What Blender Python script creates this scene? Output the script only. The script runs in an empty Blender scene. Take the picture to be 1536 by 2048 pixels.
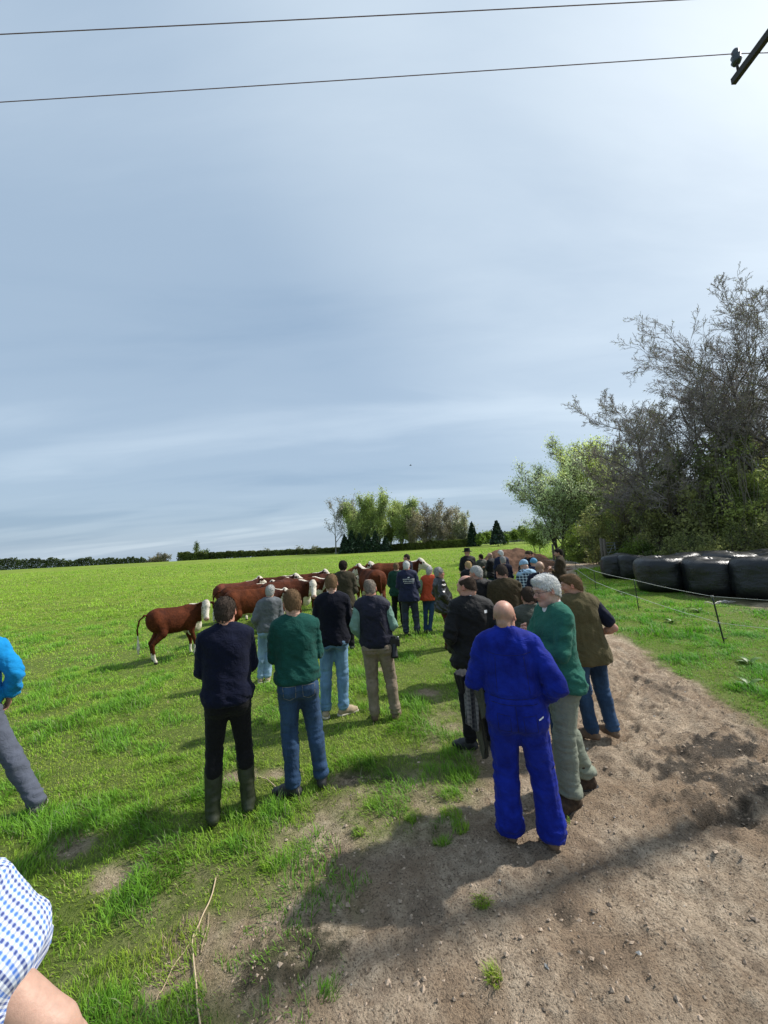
import bpy, math, random
import numpy as np
from mathutils import Vector, Matrix, Euler

# ---------------------------------------------------------------- camera, world, sun, exposure
scene = bpy.context.scene
F, CW, CH = 771.0, 1536.0, 2048.0
PITCH, ROLL, CAM_H = math.radians(5.63), math.radians(-3.0), 2.1
cam_data = bpy.data.cameras.new("camera")
cam = bpy.data.objects.new("camera", cam_data)
scene.collection.objects.link(cam)
cam_data.sensor_fit = 'VERTICAL'
cam_data.sensor_height = 24.0
cam_data.lens = 24.0 * F / CH
cam_data.clip_start = 0.05
cam_data.clip_end = 8000.0
CAM_R = Euler((math.pi / 2 + PITCH, 0, 0)).to_matrix() @ Matrix.Rotation(ROLL, 3, 'Z')
cam.matrix_world = Matrix.Translation((0, 0, CAM_H)) @ CAM_R.to_4x4()
scene.camera = cam

SUN_AZ = math.radians(72.0)        # from +Y towards +X
SUN_EL = math.radians(46.0)
sun_dir = Vector((math.sin(SUN_AZ) * math.cos(SUN_EL), math.cos(SUN_AZ) * math.cos(SUN_EL), math.sin(SUN_EL)))
sl = bpy.data.lights.new("sun", 'SUN')
sl.energy = 3.7
sl.angle = math.radians(1.8)
sl.color = (1.0, 0.955, 0.89)
sun = bpy.data.objects.new("sun", sl)
scene.collection.objects.link(sun)
sun.rotation_euler = sun_dir.to_track_quat('Z', 'Y').to_euler()
sun.location = (20, 20, 40)

scene.view_settings.view_transform = 'Standard'
scene.view_settings.look = 'None'
scene.view_settings.exposure = 0.44
scene.view_settings.gamma = 1.0

world = bpy.data.worlds.new("World")
scene.world = world
world.use_nodes = True
def build_world():
    nt = world.node_tree
    nt.nodes.clear()
    N, L = nt.nodes.new, nt.links.new
    def math_(op, a, b=None, c=None):
        n = N('ShaderNodeMath'); n.operation = op
        for i, v in enumerate((a, b, c)):
            if v is None: continue
            if isinstance(v, (int, float)): n.inputs[i].default_value = v
            else: L(v, n.inputs[i])
        return n.outputs[0]
    def mixc(f, a, b):
        n = N('ShaderNodeMix'); n.data_type = 'RGBA'
        if isinstance(f, (int, float)): n.inputs[0].default_value = f
        else: L(f, n.inputs[0])
        for s, v in ((6, a), (7, b)):
            if isinstance(v, tuple): n.inputs[s].default_value = v + (1,)
            else: L(v, n.inputs[s])
        return n.outputs[2]
    def noise(vec, scale, detail, rough=.5, dist=0.0):
        n = N('ShaderNodeTexNoise'); n.inputs['Scale'].default_value = scale
        n.inputs['Detail'].default_value = detail; n.inputs['Roughness'].default_value = rough
        n.inputs['Distortion'].default_value = dist
        L(vec, n.inputs['Vector']); return n.outputs[0]
    def ramp(v, stops):
        n = N('ShaderNodeValToRGB'); cr = n.color_ramp
        cr.interpolation = 'EASE'
        while len(cr.elements) > 1: cr.elements.remove(cr.elements[-1])
        cr.elements[0].position = stops[0][0]; cr.elements[0].color = (stops[0][1],) * 3 + (1,)
        for p, c in stops[1:]:
            e = cr.elements.new(p); e.color = (c, c, c, 1)
        L(v, n.inputs[0]); return n.outputs[0]
    sky = N('ShaderNodeTexSky'); sky.sky_type = 'NISHITA'; sky.sun_disc = False
    sky.sun_elevation = SUN_EL; sky.sun_rotation = SUN_AZ
    sky.air_density = 1.2; sky.dust_density = 1.5; sky.ozone_density = 1.2
    tc = N('ShaderNodeTexCoord')
    sep = N('ShaderNodeSeparateXYZ'); L(tc.outputs['Generated'], sep.inputs[0])
    x, y, z = sep.outputs
    zc = math_('MAXIMUM', math_('ADD', math_('ABSOLUTE', z), .13), .05)   # project the direction on a cloud deck
    cx, cy = math_('DIVIDE', x, zc), math_('DIVIDE', y, zc)
    com = N('ShaderNodeCombineXYZ'); L(cx, com.inputs[0]); L(cy, com.inputs[1])
    mp = N('ShaderNodeMapping'); mp.vector_type = 'POINT'
    mp.inputs['Rotation'].default_value = (0, 0, math.radians(-24)); mp.inputs['Scale'].default_value = (.30, .95, 1)
    mp.inputs['Location'].default_value = (3.3, 1.35, 0)
    L(com.outputs[0], mp.inputs[0])
    big = noise(mp.outputs[0], .75, 3, .5, .6)
    fine = noise(mp.outputs[0], 2.3, 6, .56, .5)
    v = math_('ADD', math_('MULTIPLY', big, .72), math_('MULTIPLY', fine, .28))
    cloud = ramp(v, [(.33, .08), (.50, .44), (.67, .95)])
    cc = mixc(cloud, (.255, .372, .520), (.52, .635, .755))
    # thin cloud lets more sun through towards the sun's side
    sd = N('ShaderNodeVectorMath'); sd.operation = 'DOT_PRODUCT'
    L(tc.outputs['Generated'], sd.inputs[0]); sd.inputs[1].default_value = tuple(sun_dir)
    glow = ramp(sd.outputs['Value'], [(.42, 0.), (.80, .46), (1., .9)])
    thin = math_('MULTIPLY', glow, math_('ADD', math_('MULTIPLY', fine, .9), .40))
    cc = mixc(math_('MINIMUM', thin, 1.0), cc, (.84, .94, 1.0))
    # clear sky from the Nishita model shows through a little
    skyv = N('ShaderNodeVectorMath'); skyv.operation = 'SCALE'; skyv.inputs[3].default_value = .10
    L(sky.outputs[0], skyv.inputs[0])
    col = mixc(.80, skyv.outputs[0], cc)
    bg = N('ShaderNodeBackground'); bg.inputs[1].default_value = 0.88
    L(col, bg.inputs[0])
    out = N('ShaderNodeOutputWorld'); L(bg.outputs[0], out.inputs[0])
build_world()

# ---------------------------------------------------------------- projection helpers (measurements from the photograph)
CR = np.array(CAM_R)
def ray(px, py):
    return CR @ np.array([(px - CW / 2) / F, -(py - CH / 2) / F, -1.0])
def zg(x, y):
    """height of the land: level by the track, climbing gently to the far hedges"""
    y = np.asarray(y, float); x = np.asarray(x, float)
    up = np.clip(y - 5, 0, 100) * .0205
    far = -9.0 * (1 - np.exp(-np.clip(y - 112, 0, None) / 70.0))
    side = 3.0 * (np.clip(x - 6, 0, 90) / 90.0) * np.clip((y - 30) / 60, 0, 1)
    hill = 40.0 * np.exp(-((x - 330) / 330.0) ** 2) * (1 - np.exp(-(np.clip(y - 240, 0, None) / 420.0) ** 2)) + 6*np.exp(-((x-120)/90.)**2)*(1 - np.exp(-(np.clip(y - 240, 0, None) / 220.0) ** 2))
    return up + far + side * .35 + hill
def G(px, py):
    """ground point seen at a pixel"""
    d = ray(px, py)
    t = 0.5
    for i in range(60):
        p = np.array([0, 0, CAM_H]) + d * t
        h = p[2] - zg(p[0], p[1])
        t += h / max(-d[2] + .0205, .012)
        if abs(h) < 1e-4: break
    p = np.array([0, 0, CAM_H]) + d * t
    return float(p[0]), float(p[1])
def at_depth(px, py, Y):
    d = ray(px, py); t = Y / d[1]
    return np.array([0, 0, CAM_H]) + d * t

# ---------------------------------------------------------------- object helpers
def tag(o, label=None, cat=None, group=None, kind=None):
    if label: o['label'] = label
    if cat: o['category'] = cat
    if group: o['group'] = group
    if kind: o['kind'] = kind
    return o
def link(o, parent=None):
    scene.collection.objects.link(o)
    if parent is not None: o.parent = parent
    return o
def empty(name, loc=(0, 0, 0), rot=0.0):
    o = bpy.data.objects.new(name, None)
    o.empty_display_size = .1
    o.location = loc; o.rotation_euler = (0, 0, rot)
    return link(o)
def mesh_from(name, V, Fc, mat, parent=None, smooth=True, col=None, attrs=None):
    """V (n,3), Fc (m,3) or (m,4) or a list of both kinds of arrays"""
    me = bpy.data.meshes.new(name)
    V = np.asarray(V, np.float32)
    arrs = [Fc] if isinstance(Fc, np.ndarray) else list(Fc)
    arrs = [a for a in arrs if len(a)]
    me.vertices.add(len(V)); me.vertices.foreach_set('co', V.ravel())
    loops = np.concatenate([a.ravel() for a in arrs]).astype(np.int32)
    tot = np.concatenate([np.full(len(a), a.shape[1], np.int32) for a in arrs])
    start = np.concatenate([[0], np.cumsum(tot)[:-1]]).astype(np.int32)
    me.loops.add(len(loops)); me.loops.foreach_set('vertex_index', loops)
    me.polygons.add(len(tot)); me.polygons.foreach_set('loop_start', start)
    try: me.polygons.foreach_set('loop_total', tot)
    except Exception: pass
    me.polygons.foreach_set('use_smooth', np.full(len(tot), smooth))
    if col is not None:
        a = me.color_attributes.new('Col', 'FLOAT_COLOR', 'POINT')
        c4 = np.ones((len(V), 4), np.float32); c4[:, :3] = col
        a.data.foreach_set('color', c4.ravel())
    if attrs:
        for k, v in attrs.items():
            v = np.asarray(v, np.float32)
            if v.ndim == 1:
                a = me.attributes.new(k, 'FLOAT', 'POINT'); a.data.foreach_set('value', v)
            else:
                a = me.attributes.new(k, 'FLOAT_VECTOR', 'POINT'); a.data.foreach_set('vector', v.ravel())
    me.update(calc_edges=True)
    if mat is not None: me.materials.append(mat)
    o = bpy.data.objects.new(name, me)
    return link(o, parent)

# ---------------------------------------------------------------- numpy noise
def _hash(i, j, k, seed):
    n = (i.astype(np.int64) * 73856093) ^ (j.astype(np.int64) * 19349663) ^ (k.astype(np.int64) * 83492791) ^ (seed * 2654435761 & 0x7fffffff)
    n = (n ^ (n >> 13)) * 1274126177 & 0x7fffffff
    n = (n ^ (n >> 16)) & 0xffff
    return n / 65535.0
def vnoise(P, scale=1.0, seed=0):
    """value noise -1..1"""
    Q = np.asarray(P, float) * scale
    I = np.floor(Q).astype(np.int64); f = Q - I; f = f * f * (3 - 2 * f)
    r = 0
    for a in (0, 1):
        wa = f[:, 0] if a else 1 - f[:, 0]
        for b in (0, 1):
            wb = f[:, 1] if b else 1 - f[:, 1]
            for c in (0, 1):
                wc = f[:, 2] if c else 1 - f[:, 2]
                r = r + wa * wb * wc * _hash(I[:, 0] + a, I[:, 1] + b, I[:, 2] + c, seed)
    return r * 2 - 1
def fbm(P, scale=1.0, octs=4, seed=0, gain=.5):
    r, a, t = 0, 1.0, 0
    for o in range(octs):
        r = r + a * vnoise(P, scale * 2 ** o, seed + o * 17); t += a; a *= gain
    return r / t

# ---------------------------------------------------------------- materials
def nodes(name):
    m = bpy.data.materials.new(name); m.use_nodes = True
    nt = m.node_tree; nt.nodes.clear()
    return m, nt, nt.nodes.new, nt.links.new
def inp(L, sock, v):
    if isinstance(v, (int, float)): sock.default_value = v
    elif isinstance(v, tuple): sock.default_value = v if len(v) == 4 or sock.type == 'VECTOR' else v + (1,)
    else: L(v, sock)
def n_noise(N, L, vec, scale, detail=4, rough=.55, dist=0.):
    n = N('ShaderNodeTexNoise'); n.inputs['Scale'].default_value = scale; n.inputs['Detail'].default_value = detail
    n.inputs['Roughness'].default_value = rough; n.inputs['Distortion'].default_value = dist
    if vec is not None: L(vec, n.inputs['Vector'])
    return n.outputs[0]
def n_mix(N, L, f, a, b, mode='MIX'):
    n = N('ShaderNodeMix'); n.data_type = 'RGBA'; n.blend_type = mode
    inp(L, n.inputs[0], f); inp(L, n.inputs[6], a); inp(L, n.inputs[7], b)
    return n.outputs[2]
def n_range(N, L, v, a, b, c=0., d=1.):
    n = N('ShaderNodeMapRange'); L(v, n.inputs[0])
    for i, q in enumerate((a, b, c, d)): n.inputs[i + 1].default_value = q
    return n.outputs[0]
def n_math(N, L, op, a, b=None):
    n = N('ShaderNodeMath'); n.operation = op
    inp(L, n.inputs[0], a)
    if b is not None: inp(L, n.inputs[1], b)
    return n.outputs[0]
def n_map(N, L, vec, sc=(1, 1, 1), rot=(0, 0, 0)):
    n = N('ShaderNodeMapping'); n.inputs['Scale'].default_value = sc; n.inputs['Rotation'].default_value = rot
    L(vec, n.inputs[0]); return n.outputs[0]
def finish(nt, N, L, color, rough=.8, bump=None, bump_s=.3, bump_d=.01, spec=.3, sheen=0, metal=0, trans=None, coat=0):
    p = N('ShaderNodeBsdfPrincipled')
    inp(L, p.inputs['Base Color'], color); inp(L, p.inputs['Roughness'], rough)
    p.inputs['Specular IOR Level'].default_value = spec
    p.inputs['Metallic'].default_value = metal
    if sheen: p.inputs['Sheen Weight'].default_value = sheen; p.inputs['Sheen Roughness'].default_value = .5
    if coat: p.inputs['Coat Weight'].default_value = coat; p.inputs['Coat Roughness'].default_value = .15
    if bump is not None:
        b = N('ShaderNodeBump'); b.inputs['Strength'].default_value = bump_s; b.inputs['Distance'].default_value = bump_d
        L(bump, b.inputs['Height']); L(b.outputs[0], p.inputs['Normal'])
    out = N('ShaderNodeOutputMaterial'); sh = p.outputs[0]
    if trans is not None:
        t = N('ShaderNodeBsdfTranslucent'); inp(L, t.inputs[0], color)
        mx = N('ShaderNodeMixShader'); mx.inputs[0].default_value = trans
        L(p.outputs[0], mx.inputs[1]); L(t.outputs[0], mx.inputs[2]); sh = mx.outputs[0]
    L(sh, out.inputs[0])
MC = {}
def fabric(name, c, var=.25, rough=.9, scale=14, weave=420, sheen=.05, spec=.15, stretch=(1, 1, 1), fold=6, fold_s=.5, c2=None):
    """cloth: uneven dye, a weave bump and soft creases"""
    if name in MC: return MC[name]
    m, nt, N, L = nodes(name)
    tc = N('ShaderNodeTexCoord').outputs['Object']
    a = n_noise(N, L, n_map(N, L, tc, stretch), scale, 5, .6)
    lo = tuple(v * (1 - var) for v in c); hi = tuple(min(1, v * (1 + var)) for v in (c2 or c))
    colr = n_mix(N, L, n_range(N, L, a, .3, .7), lo, hi)
    w = n_noise(N, L, tc, weave, 2, .6)
    colr = n_mix(N, L, n_range(N, L, w, .3, .7, 0, .25), colr, hi)
    fld = n_noise(N, L, n_map(N, L, tc, (stretch[0] * 1.4, stretch[1] * 1.4, stretch[2] * .8)), fold, 4, .55, .8)
    rg = n_noise(N, L, n_map(N, L, tc, (stretch[0], stretch[1], stretch[2] * 1.5)), fold * 1.5, 3, .5, 1.6)
    rg = n_math(N, L, 'POWER', n_math(N, L, 'SUBTRACT', 1.0, n_math(N, L, 'MULTIPLY', n_math(N, L, 'ABSOLUTE', n_math(N, L, 'SUBTRACT', rg, .5)), 5.0)), 2.0)
    h = n_math(N, L, 'ADD', n_math(N, L, 'MULTIPLY', fld, .8), n_math(N, L, 'MULTIPLY', w, .035))
    h = n_math(N, L, 'ADD', h, n_math(N, L, 'MULTIPLY', rg, .11))
    finish(nt, N, L, colr, rough, h, fold_s, .035, spec, sheen)
    MC[name] = m; return m
def skin_mat(name, c):
    if name in MC: return MC[name]
    m, nt, N, L = nodes(name)
    at = N('ShaderNodeVertexColor'); at.layer_name = 'Col'
    tc = N('ShaderNodeTexCoord').outputs['Object']
    a = n_noise(N, L, tc, 45, 4, .6)
    base = n_mix(N, L, n_range(N, L, a, .3, .7), tuple(v * .86 for v in c), tuple(min(1, v * 1.1) for v in c))
    colr = n_mix(N, L, 1.0, base, at.outputs[0], 'MULTIPLY')
    p = N('ShaderNodeBsdfPrincipled'); L(colr, p.inputs['Base Color']); p.inputs['Roughness'].default_value = .48
    p.inputs['Specular IOR Level'].default_value = .35
    p.inputs['Subsurface Weight'].default_value = .12; p.inputs['Subsurface Scale'].default_value = .01
    p.inputs['Subsurface Radius'].default_value = (1, .35, .2)
    b = N('ShaderNodeBump'); b.inputs['Strength'].default_value = .25; b.inputs['Distance'].default_value = .003
    L(n_noise(N, L, tc, 160, 3, .6), b.inputs['Height']); L(b.outputs[0], p.inputs['Normal'])
    out = N('ShaderNodeOutputMaterial'); L(p.outputs[0], out.inputs[0])
    MC[name] = m; return m
def hair_mat(name, c):
    if name in MC: return MC[name]
    m, nt, N, L = nodes(name)
    tc = N('ShaderNodeTexCoord').outputs['Object']
    a = n_noise(N, L, n_map(N, L, tc, (1, 1, .3)), 150, 4, .65, .6)
    colr = n_mix(N, L, n_range(N, L, a, .32, .68), tuple(v * .5 for v in c), tuple(min(1, v * 1.35) for v in c))
    finish(nt, N, L, colr, .78, a, .9, .006, .15, 0)
    MC[name] = m; return m
def plain(name, c, rough=.6, metal=0, spec=.4, var=.15, scale=30, bump=.2):
    if name in MC: return MC[name]
    m, nt, N, L = nodes(name)
    tc = N('ShaderNodeTexCoord').outputs['Object']
    a = n_noise(N, L, tc, scale, 4, .6)
    colr = n_mix(N, L, n_range(N, L, a, .3, .7), tuple(v * (1 - var) for v in c), tuple(min(1, v * (1 + var)) for v in c))
    finish(nt, N, L, colr, rough, a, bump, .01, spec, 0, metal)
    MC[name] = m; return m
def vcol_mat(name, rough=.8, scale=60, var=.3, spec=.2, trans=None, bump_s=.4, bump_d=.01, stretch=(1, 1, 1), sheen=0):
    if name in MC: return MC[name]
    m, nt, N, L = nodes(name)
    at = N('ShaderNodeVertexColor'); at.layer_name = 'Col'
    tc = N('ShaderNodeTexCoord').outputs['Object']
    a = n_noise(N, L, n_map(N, L, tc, stretch), scale, 4, .6)
    colr = n_mix(N, L, 1.0, at.outputs[0], n_mix(N, L, n_range(N, L, a, .3, .7), (1 - var,) * 3, (1 + var,) * 3), 'MULTIPLY')
    finish(nt, N, L, colr, rough, a, bump_s, bump_d, spec, sheen, trans=trans)
    MC[name] = m; return m

# ---------------------------------------------------------------- implicit surfaces, meshed by surface nets on a rectilinear grid
def axis(a, b, fine=None, fa=0, fb=0, h=.012, hf=.005):
    if fine is None: return np.arange(a, b + h, h)
    l = np.arange(a, fa, h) if fa > a else np.array([])
    m = np.arange(max(fa, a), min(fb, b), hf)
    r = np.arange(min(fb, b), b + h, h)
    return np.concatenate([l, m, r])
class Field:
    def __init__(s): s.ops = []
    def cone(s, a, b, ra, rb, k=.02, flat=None, mode='add'):
        s.ops.append(('cone', np.array(a, float), np.array(b, float), ra, rb, k, flat, mode)); return s
    def ell(s, c, r, k=.02, R=None, mode='add'):
        s.ops.append(('ell', np.array(c, float), np.array(r, float), R, None, k, None, mode)); return s
    def plane(s, n, d, k=0.0):
        """keep the side where n.p < d"""
        s.ops.append(('plane', np.array(n, float), d, None, None, k, None, 'clip')); return s
    def bounds(s, pad=.02):
        lo, hi = np.full(3, 9e9), np.full(3, -9e9)
        for o in s.ops:
            if o[7] != 'add': continue
            if o[0] == 'cone':
                f = 1.0 if o[6] is None else max(1.0, o[6][1])
                for p, r in ((o[1], o[3]), (o[2], o[4])):
                    lo = np.minimum(lo, p - r * f); hi = np.maximum(hi, p + r * f)
            else:
                r = o[2].max() if o[3] is not None else o[2]
                lo = np.minimum(lo, o[1] - r); hi = np.maximum(hi, o[1] + r)
        return lo - pad, hi + pad
    def mesh(s, h=.012, fine=None, axes=None, passes=2):
        lo, hi = s.bounds(.03)
        if axes is None:
            if fine is None: axes = [np.arange(lo[i], hi[i] + h, h) for i in range(3)]
            else:
                fl, fh, hf = fine
                axes = [axis(lo[i], hi[i], True, fl[i], fh[i], h, hf) for i in range(3)]
        xs, ys, zs = axes
        D = np.full((len(xs), len(ys), len(zs)), .25, np.float32)
        A = [a.astype(np.float32) for a in axes]
        for (t, p1, p2, p3, p4, k, flat, mode) in s.ops:
            if t == 'plane':
                d = A[0][:, None, None] * p1[0] + A[1][None, :, None] * p1[1] + A[2][None, None, :] * p1[2] - p2
                D = np.maximum(D, d); continue
            m = k + .04
            if t == 'cone':
                f = 1.0 if flat is None else max(1.0, flat[1])
                l = np.minimum(p1 - p3 * f, p2 - p4 * f) - m; u = np.maximum(p1 + p3 * f, p2 + p4 * f) + m
            else:
                rr = p2.max() if p3 is not None else p2
                l = p1 - rr - m; u = p1 + rr + m
            sl = []
            for i in range(3):
                i0 = np.searchsorted(A[i], l[i]); i1 = np.searchsorted(A[i], u[i])
                sl.append(slice(i0, i1))
            if any(q.stop <= q.start for q in sl): continue
            X = A[0][sl[0]][:, None, None]; Y = A[1][sl[1]][None, :, None]; Z = A[2][sl[2]][None, None, :]
            if t == 'cone':
                ab = p2 - p1; L2 = max(float(ab @ ab), 1e-9)
                T = np.clip(((X - p1[0]) * ab[0] + (Y - p1[1]) * ab[1] + (Z - p1[2]) * ab[2]) / L2, 0, 1)
                dx = X - p1[0] - T * ab[0]; dy = Y - p1[1] - T * ab[1]; dz = Z - p1[2] - T * ab[2]
                if flat is not None:
                    n, fac = flat
                    q = (dx * n[0] + dy * n[1] + dz * n[2]) * (1 / fac - 1)
                    dx = dx + n[0] * q; dy = dy + n[1] * q; dz = dz + n[2] * q
                d = np.sqrt(dx * dx + dy * dy + dz * dz) - (p3 + T * (p4 - p3))
            else:
                dx, dy, dz = X - p1[0], Y - p1[1], Z - p1[2]
                if p3 is not None:
                    R = p3
                    qx = dx * R[0, 0] + dy * R[1, 0] + dz * R[2, 0]
                    qy = dx * R[0, 1] + dy * R[1, 1] + dz * R[2, 1]
                    qz = dx * R[0, 2] + dy * R[1, 2] + dz * R[2, 2]
                else: qx, qy, qz = dx, dy, dz
                qx, qy, qz = qx / p2[0], qy / p2[1], qz / p2[2]
                k0 = np.sqrt(qx * qx + qy * qy + qz * qz)
                k1 = np.sqrt((qx / p2[0]) ** 2 + (qy / p2[1]) ** 2 + (qz / p2[2]) ** 2) + 1e-6
                d = k0 * (k0 - 1) / k1
            cur = D[sl[0], sl[1], sl[2]]
            if mode == 'sub':
                d = -d
                hh = np.maximum(k - np.abs(cur - d), 0) / max(k, 1e-6)
                D[sl[0], sl[1], sl[2]] = np.maximum(cur, d) + hh * hh * k * .25
            else:
                hh = np.maximum(k - np.abs(cur - d), 0) / max(k, 1e-6)
                D[sl[0], sl[1], sl[2]] = np.minimum(cur, d) - hh * hh * k * .25
        # closed at the border of the grid
        D[0] = D[-1] = .1; D[:, 0] = D[:, -1] = .1; D[:, :, 0] = D[:, :, -1] = .1
        return surfnet(xs, ys, zs, D, passes)
def surfnet(xs, ys, zs, D, passes=2):
    ins = D < 0
    c = np.zeros(tuple(n - 1 for n in D.shape), np.int8)
    for a in (0, 1):
        for b in (0, 1):
            for d in (0, 1):
                c += ins[a:D.shape[0] - 1 + a, b:D.shape[1] - 1 + b, d:D.shape[2] - 1 + d]
    act = (c > 0) & (c < 8)
    I, J, K = np.nonzero(act)
    idx = np.full(c.shape, -1, np.int64); idx[I, J, K] = np.arange(len(I))
    acc = np.zeros((len(I), 3)); cnt = np.zeros(len(I))
    corners = [(a, b, d) for a in (0, 1) for b in (0, 1) for d in (0, 1)]
    for p in corners:
        for ax in range(3):
            if p[ax]: continue
            q = list(p); q[ax] = 1
            i0, j0, k0 = I + p[0], J + p[1], K + p[2]; i1, j1, k1 = I + q[0], J + q[1], K + q[2]
            d0 = D[i0, j0, k0]; d1 = D[i1, j1, k1]
            m = (d0 < 0) != (d1 < 0)
            t = np.where(m, d0 / np.where(m, d0 - d1, 1), 0)
            P0 = np.stack([xs[i0], ys[j0], zs[k0]], 1); P1 = np.stack([xs[i1], ys[j1], zs[k1]], 1)
            acc += np.where(m[:, None], P0 + (P1 - P0) * t[:, None], 0); cnt += m
    V = acc / cnt[:, None]
    Fs = []
    for ax in range(3):
        a = [slice(None)] * 3; b = [slice(None)] * 3
        a[ax] = slice(0, -1); b[ax] = slice(1, None)
        s0, s1 = ins[tuple(a)], ins[tuple(b)]
        i, j, k = np.nonzero(s0 != s1)
        e = np.stack([i, j, k], 1)
        u, w = (ax + 1) % 3, (ax + 2) % 3
        ok = (e[:, u] > 0) & (e[:, w] > 0) & (e[:, u] < c.shape[u]) & (e[:, w] < c.shape[w])
        e = e[ok]; fl = s0[e[:, 0], e[:, 1], e[:, 2]]
        def cell(du, dw):
            q = e.copy(); q[:, u] -= du; q[:, w] -= dw
            return idx[q[:, 0], q[:, 1], q[:, 2]]
        quad = np.stack([cell(1, 1), cell(0, 1), cell(0, 0), cell(1, 0)], 1)
        quad[~fl] = quad[~fl][:, ::-1]
        Fs.append(quad[(quad >= 0).all(1)])
    Fc = np.concatenate(Fs)
    # two light smoothing passes
    for it in range(passes):
        S = np.zeros_like(V); n = np.zeros(len(V))
        for a in range(4):
            b = (a + 1) % 4
            np.add.at(S, Fc[:, a], V[Fc[:, b]]); np.add.at(n, Fc[:, a], 1)
            np.add.at(S, Fc[:, b], V[Fc[:, a]]); np.add.at(n, Fc[:, b], 1)
        V = V * .6 + .4 * S / np.maximum(n, 1)[:, None]
    return V, Fc
def vnormals(V, Fc):
    n = np.cross(V[Fc[:, 2]] - V[Fc[:, 0]], V[Fc[:, 3]] - V[Fc[:, 1]])
    N = np.zeros_like(V)
    for a in range(4): np.add.at(N, Fc[:, a], n)
    return N / (np.linalg.norm(N, axis=1)[:, None] + 1e-12)
def tube(points, radii, sides=8, closed=False):
    """vertices and quads of a tube along a polyline"""
    P = np.asarray(points, float); n = len(P)
    R = np.full(n, radii) if np.isscalar(radii) else np.asarray(radii, float)
    T = np.gradient(P, axis=0); T /= np.linalg.norm(T, axis=1)[:, None] + 1e-12
    ref = np.array([0, 0, 1.]) if abs(T[0][2]) < .9 else np.array([1., 0, 0])
    U = np.cross(T, ref); U /= np.linalg.norm(U, axis=1)[:, None] + 1e-12
    W = np.cross(T, U)
    a = np.arange(sides) * 2 * math.pi / sides
    V = P[:, None] + R[:, None, None] * (U[:, None] * np.cos(a)[None, :, None] + W[:, None] * np.sin(a)[None, :, None])
    i = np.arange(n - 1)[:, None] * sides; j = np.arange(sides)[None, :]; j2 = (j + 1) % sides
    Fq = np.stack([i + j, i + j2, i + sides + j2, i + sides + j], -1).reshape(-1, 4)
    V = V.reshape(-1, 3)
    # end caps as fans of quads (degenerate-free: centre vertex, triangles stored apart)
    c0, c1 = len(V), len(V) + 1
    V = np.vstack([V, P[0], P[-1]])
    jj = np.arange(sides); k2 = (jj + 1) % sides
    Ft = np.vstack([np.stack([np.full(sides, c0), k2, jj], 1), np.stack([np.full(sides, c1), (n - 1) * sides + jj, (n - 1) * sides + k2], 1)])
    return V, Fq, Ft
class Bag:
    """collects pieces of one part"""
    def __init__(s): s.V = []; s.Q = []; s.T = []; s.n = 0; s.C = []
    def add(s, V, Q=None, T=None, c=(1, 1, 1)):
        s.V.append(np.asarray(V, float))
        if Q is not None and len(Q): s.Q.append(np.asarray(Q) + s.n)
        if T is not None and len(T): s.T.append(np.asarray(T) + s.n)
        s.C.append(np.tile(np.array(c, float), (len(V), 1)) if np.ndim(c) == 1 else c)
        s.n += len(V); return s
    def tube(s, pts, r, sides=8, c=(1, 1, 1)):
        V, Q, T = tube(pts, r, sides); return s.add(V, Q, T, c)
    def box(s, c, size, rz=0., rx=0., ry=0., col=(1, 1, 1)):
        B = np.array([(x, y, z) for x in (-.5, .5) for y in (-.5, .5) for z in (-.5, .5)]) * np.array(size)
        R = np.array(Euler((rx, ry, rz)).to_matrix())
        V = B @ R.T + np.array(c)
        Q = [(0, 1, 3, 2), (4, 6, 7, 5), (0, 4, 5, 1), (2, 3, 7, 6), (0, 2, 6, 4), (1, 5, 7, 3)]
        return s.add(V, Q, None, col)
    def build(s, name, mat, parent=None, smooth=True, use_col=False):
        V = np.vstack(s.V); A = []
        if s.Q: A.append(np.vstack(s.Q))
        if s.T: A.append(np.vstack(s.T))
        return mesh_from(name, V, A, mat, parent, smooth, np.vstack(s.C) if use_col else None)
# ---------------------------------------------------------------- the land: grass field, trodden earth, track
def poly_sdf(px, py, poly):
    """signed distance to a polygon, negative inside"""
    P = np.stack([px, py], 1); d = np.full(len(P), 1e9); ins = np.zeros(len(P), bool)
    n = len(poly)
    for i in range(n):
        a = np.array(poly[i]); b = np.array(poly[(i + 1) % n]); e = b - a
        w = P - a; t = np.clip((w @ e) / max(e @ e, 1e-9), 0, 1)
        q = w - t[:, None] * e
        d = np.minimum(d, (q * q).sum(1))
        c = ((a[1] > P[:, 1]) != (b[1] > P[:, 1]))
        xi = a[0] + (P[:, 1] - a[1]) * e[0] / (e[1] if abs(e[1]) > 1e-9 else 1e-9)
        ins ^= c & (P[:, 0] < xi)
    d = np.sqrt(d); return np.where(ins, -d, d)
EARTH_PX = [(190, 2048), (240, 1940), (330, 1850), (450, 1775), (590, 1705), (690, 1645), (790, 1595), (875, 1545), (930, 1480), (985, 1370), (1040, 1230), (1050, 1170), (1030, 1135),
            (1090, 1118), (1210, 1121), (1212, 1132), (1150, 1140), (1170, 1180), (1200, 1225), (1215, 1252), (1270, 1290), (1360, 1352), (1440, 1400), (1536, 1452)]
EARTH = [G(*p) for p in EARTH_PX]
EARTH = EARTH + [(5.2, 2.6), (7.5, -1.5), (0.2, -1.5), (-.30, .9)]
BALE_PX = [(1390, 1190), (1450, 1208), (1536, 1222), (1760, 1262), (1760, 1180), (1536, 1140), (1300, 1135)]
BALE_EARTH = [G(*p) for p in BALE_PX]
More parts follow.
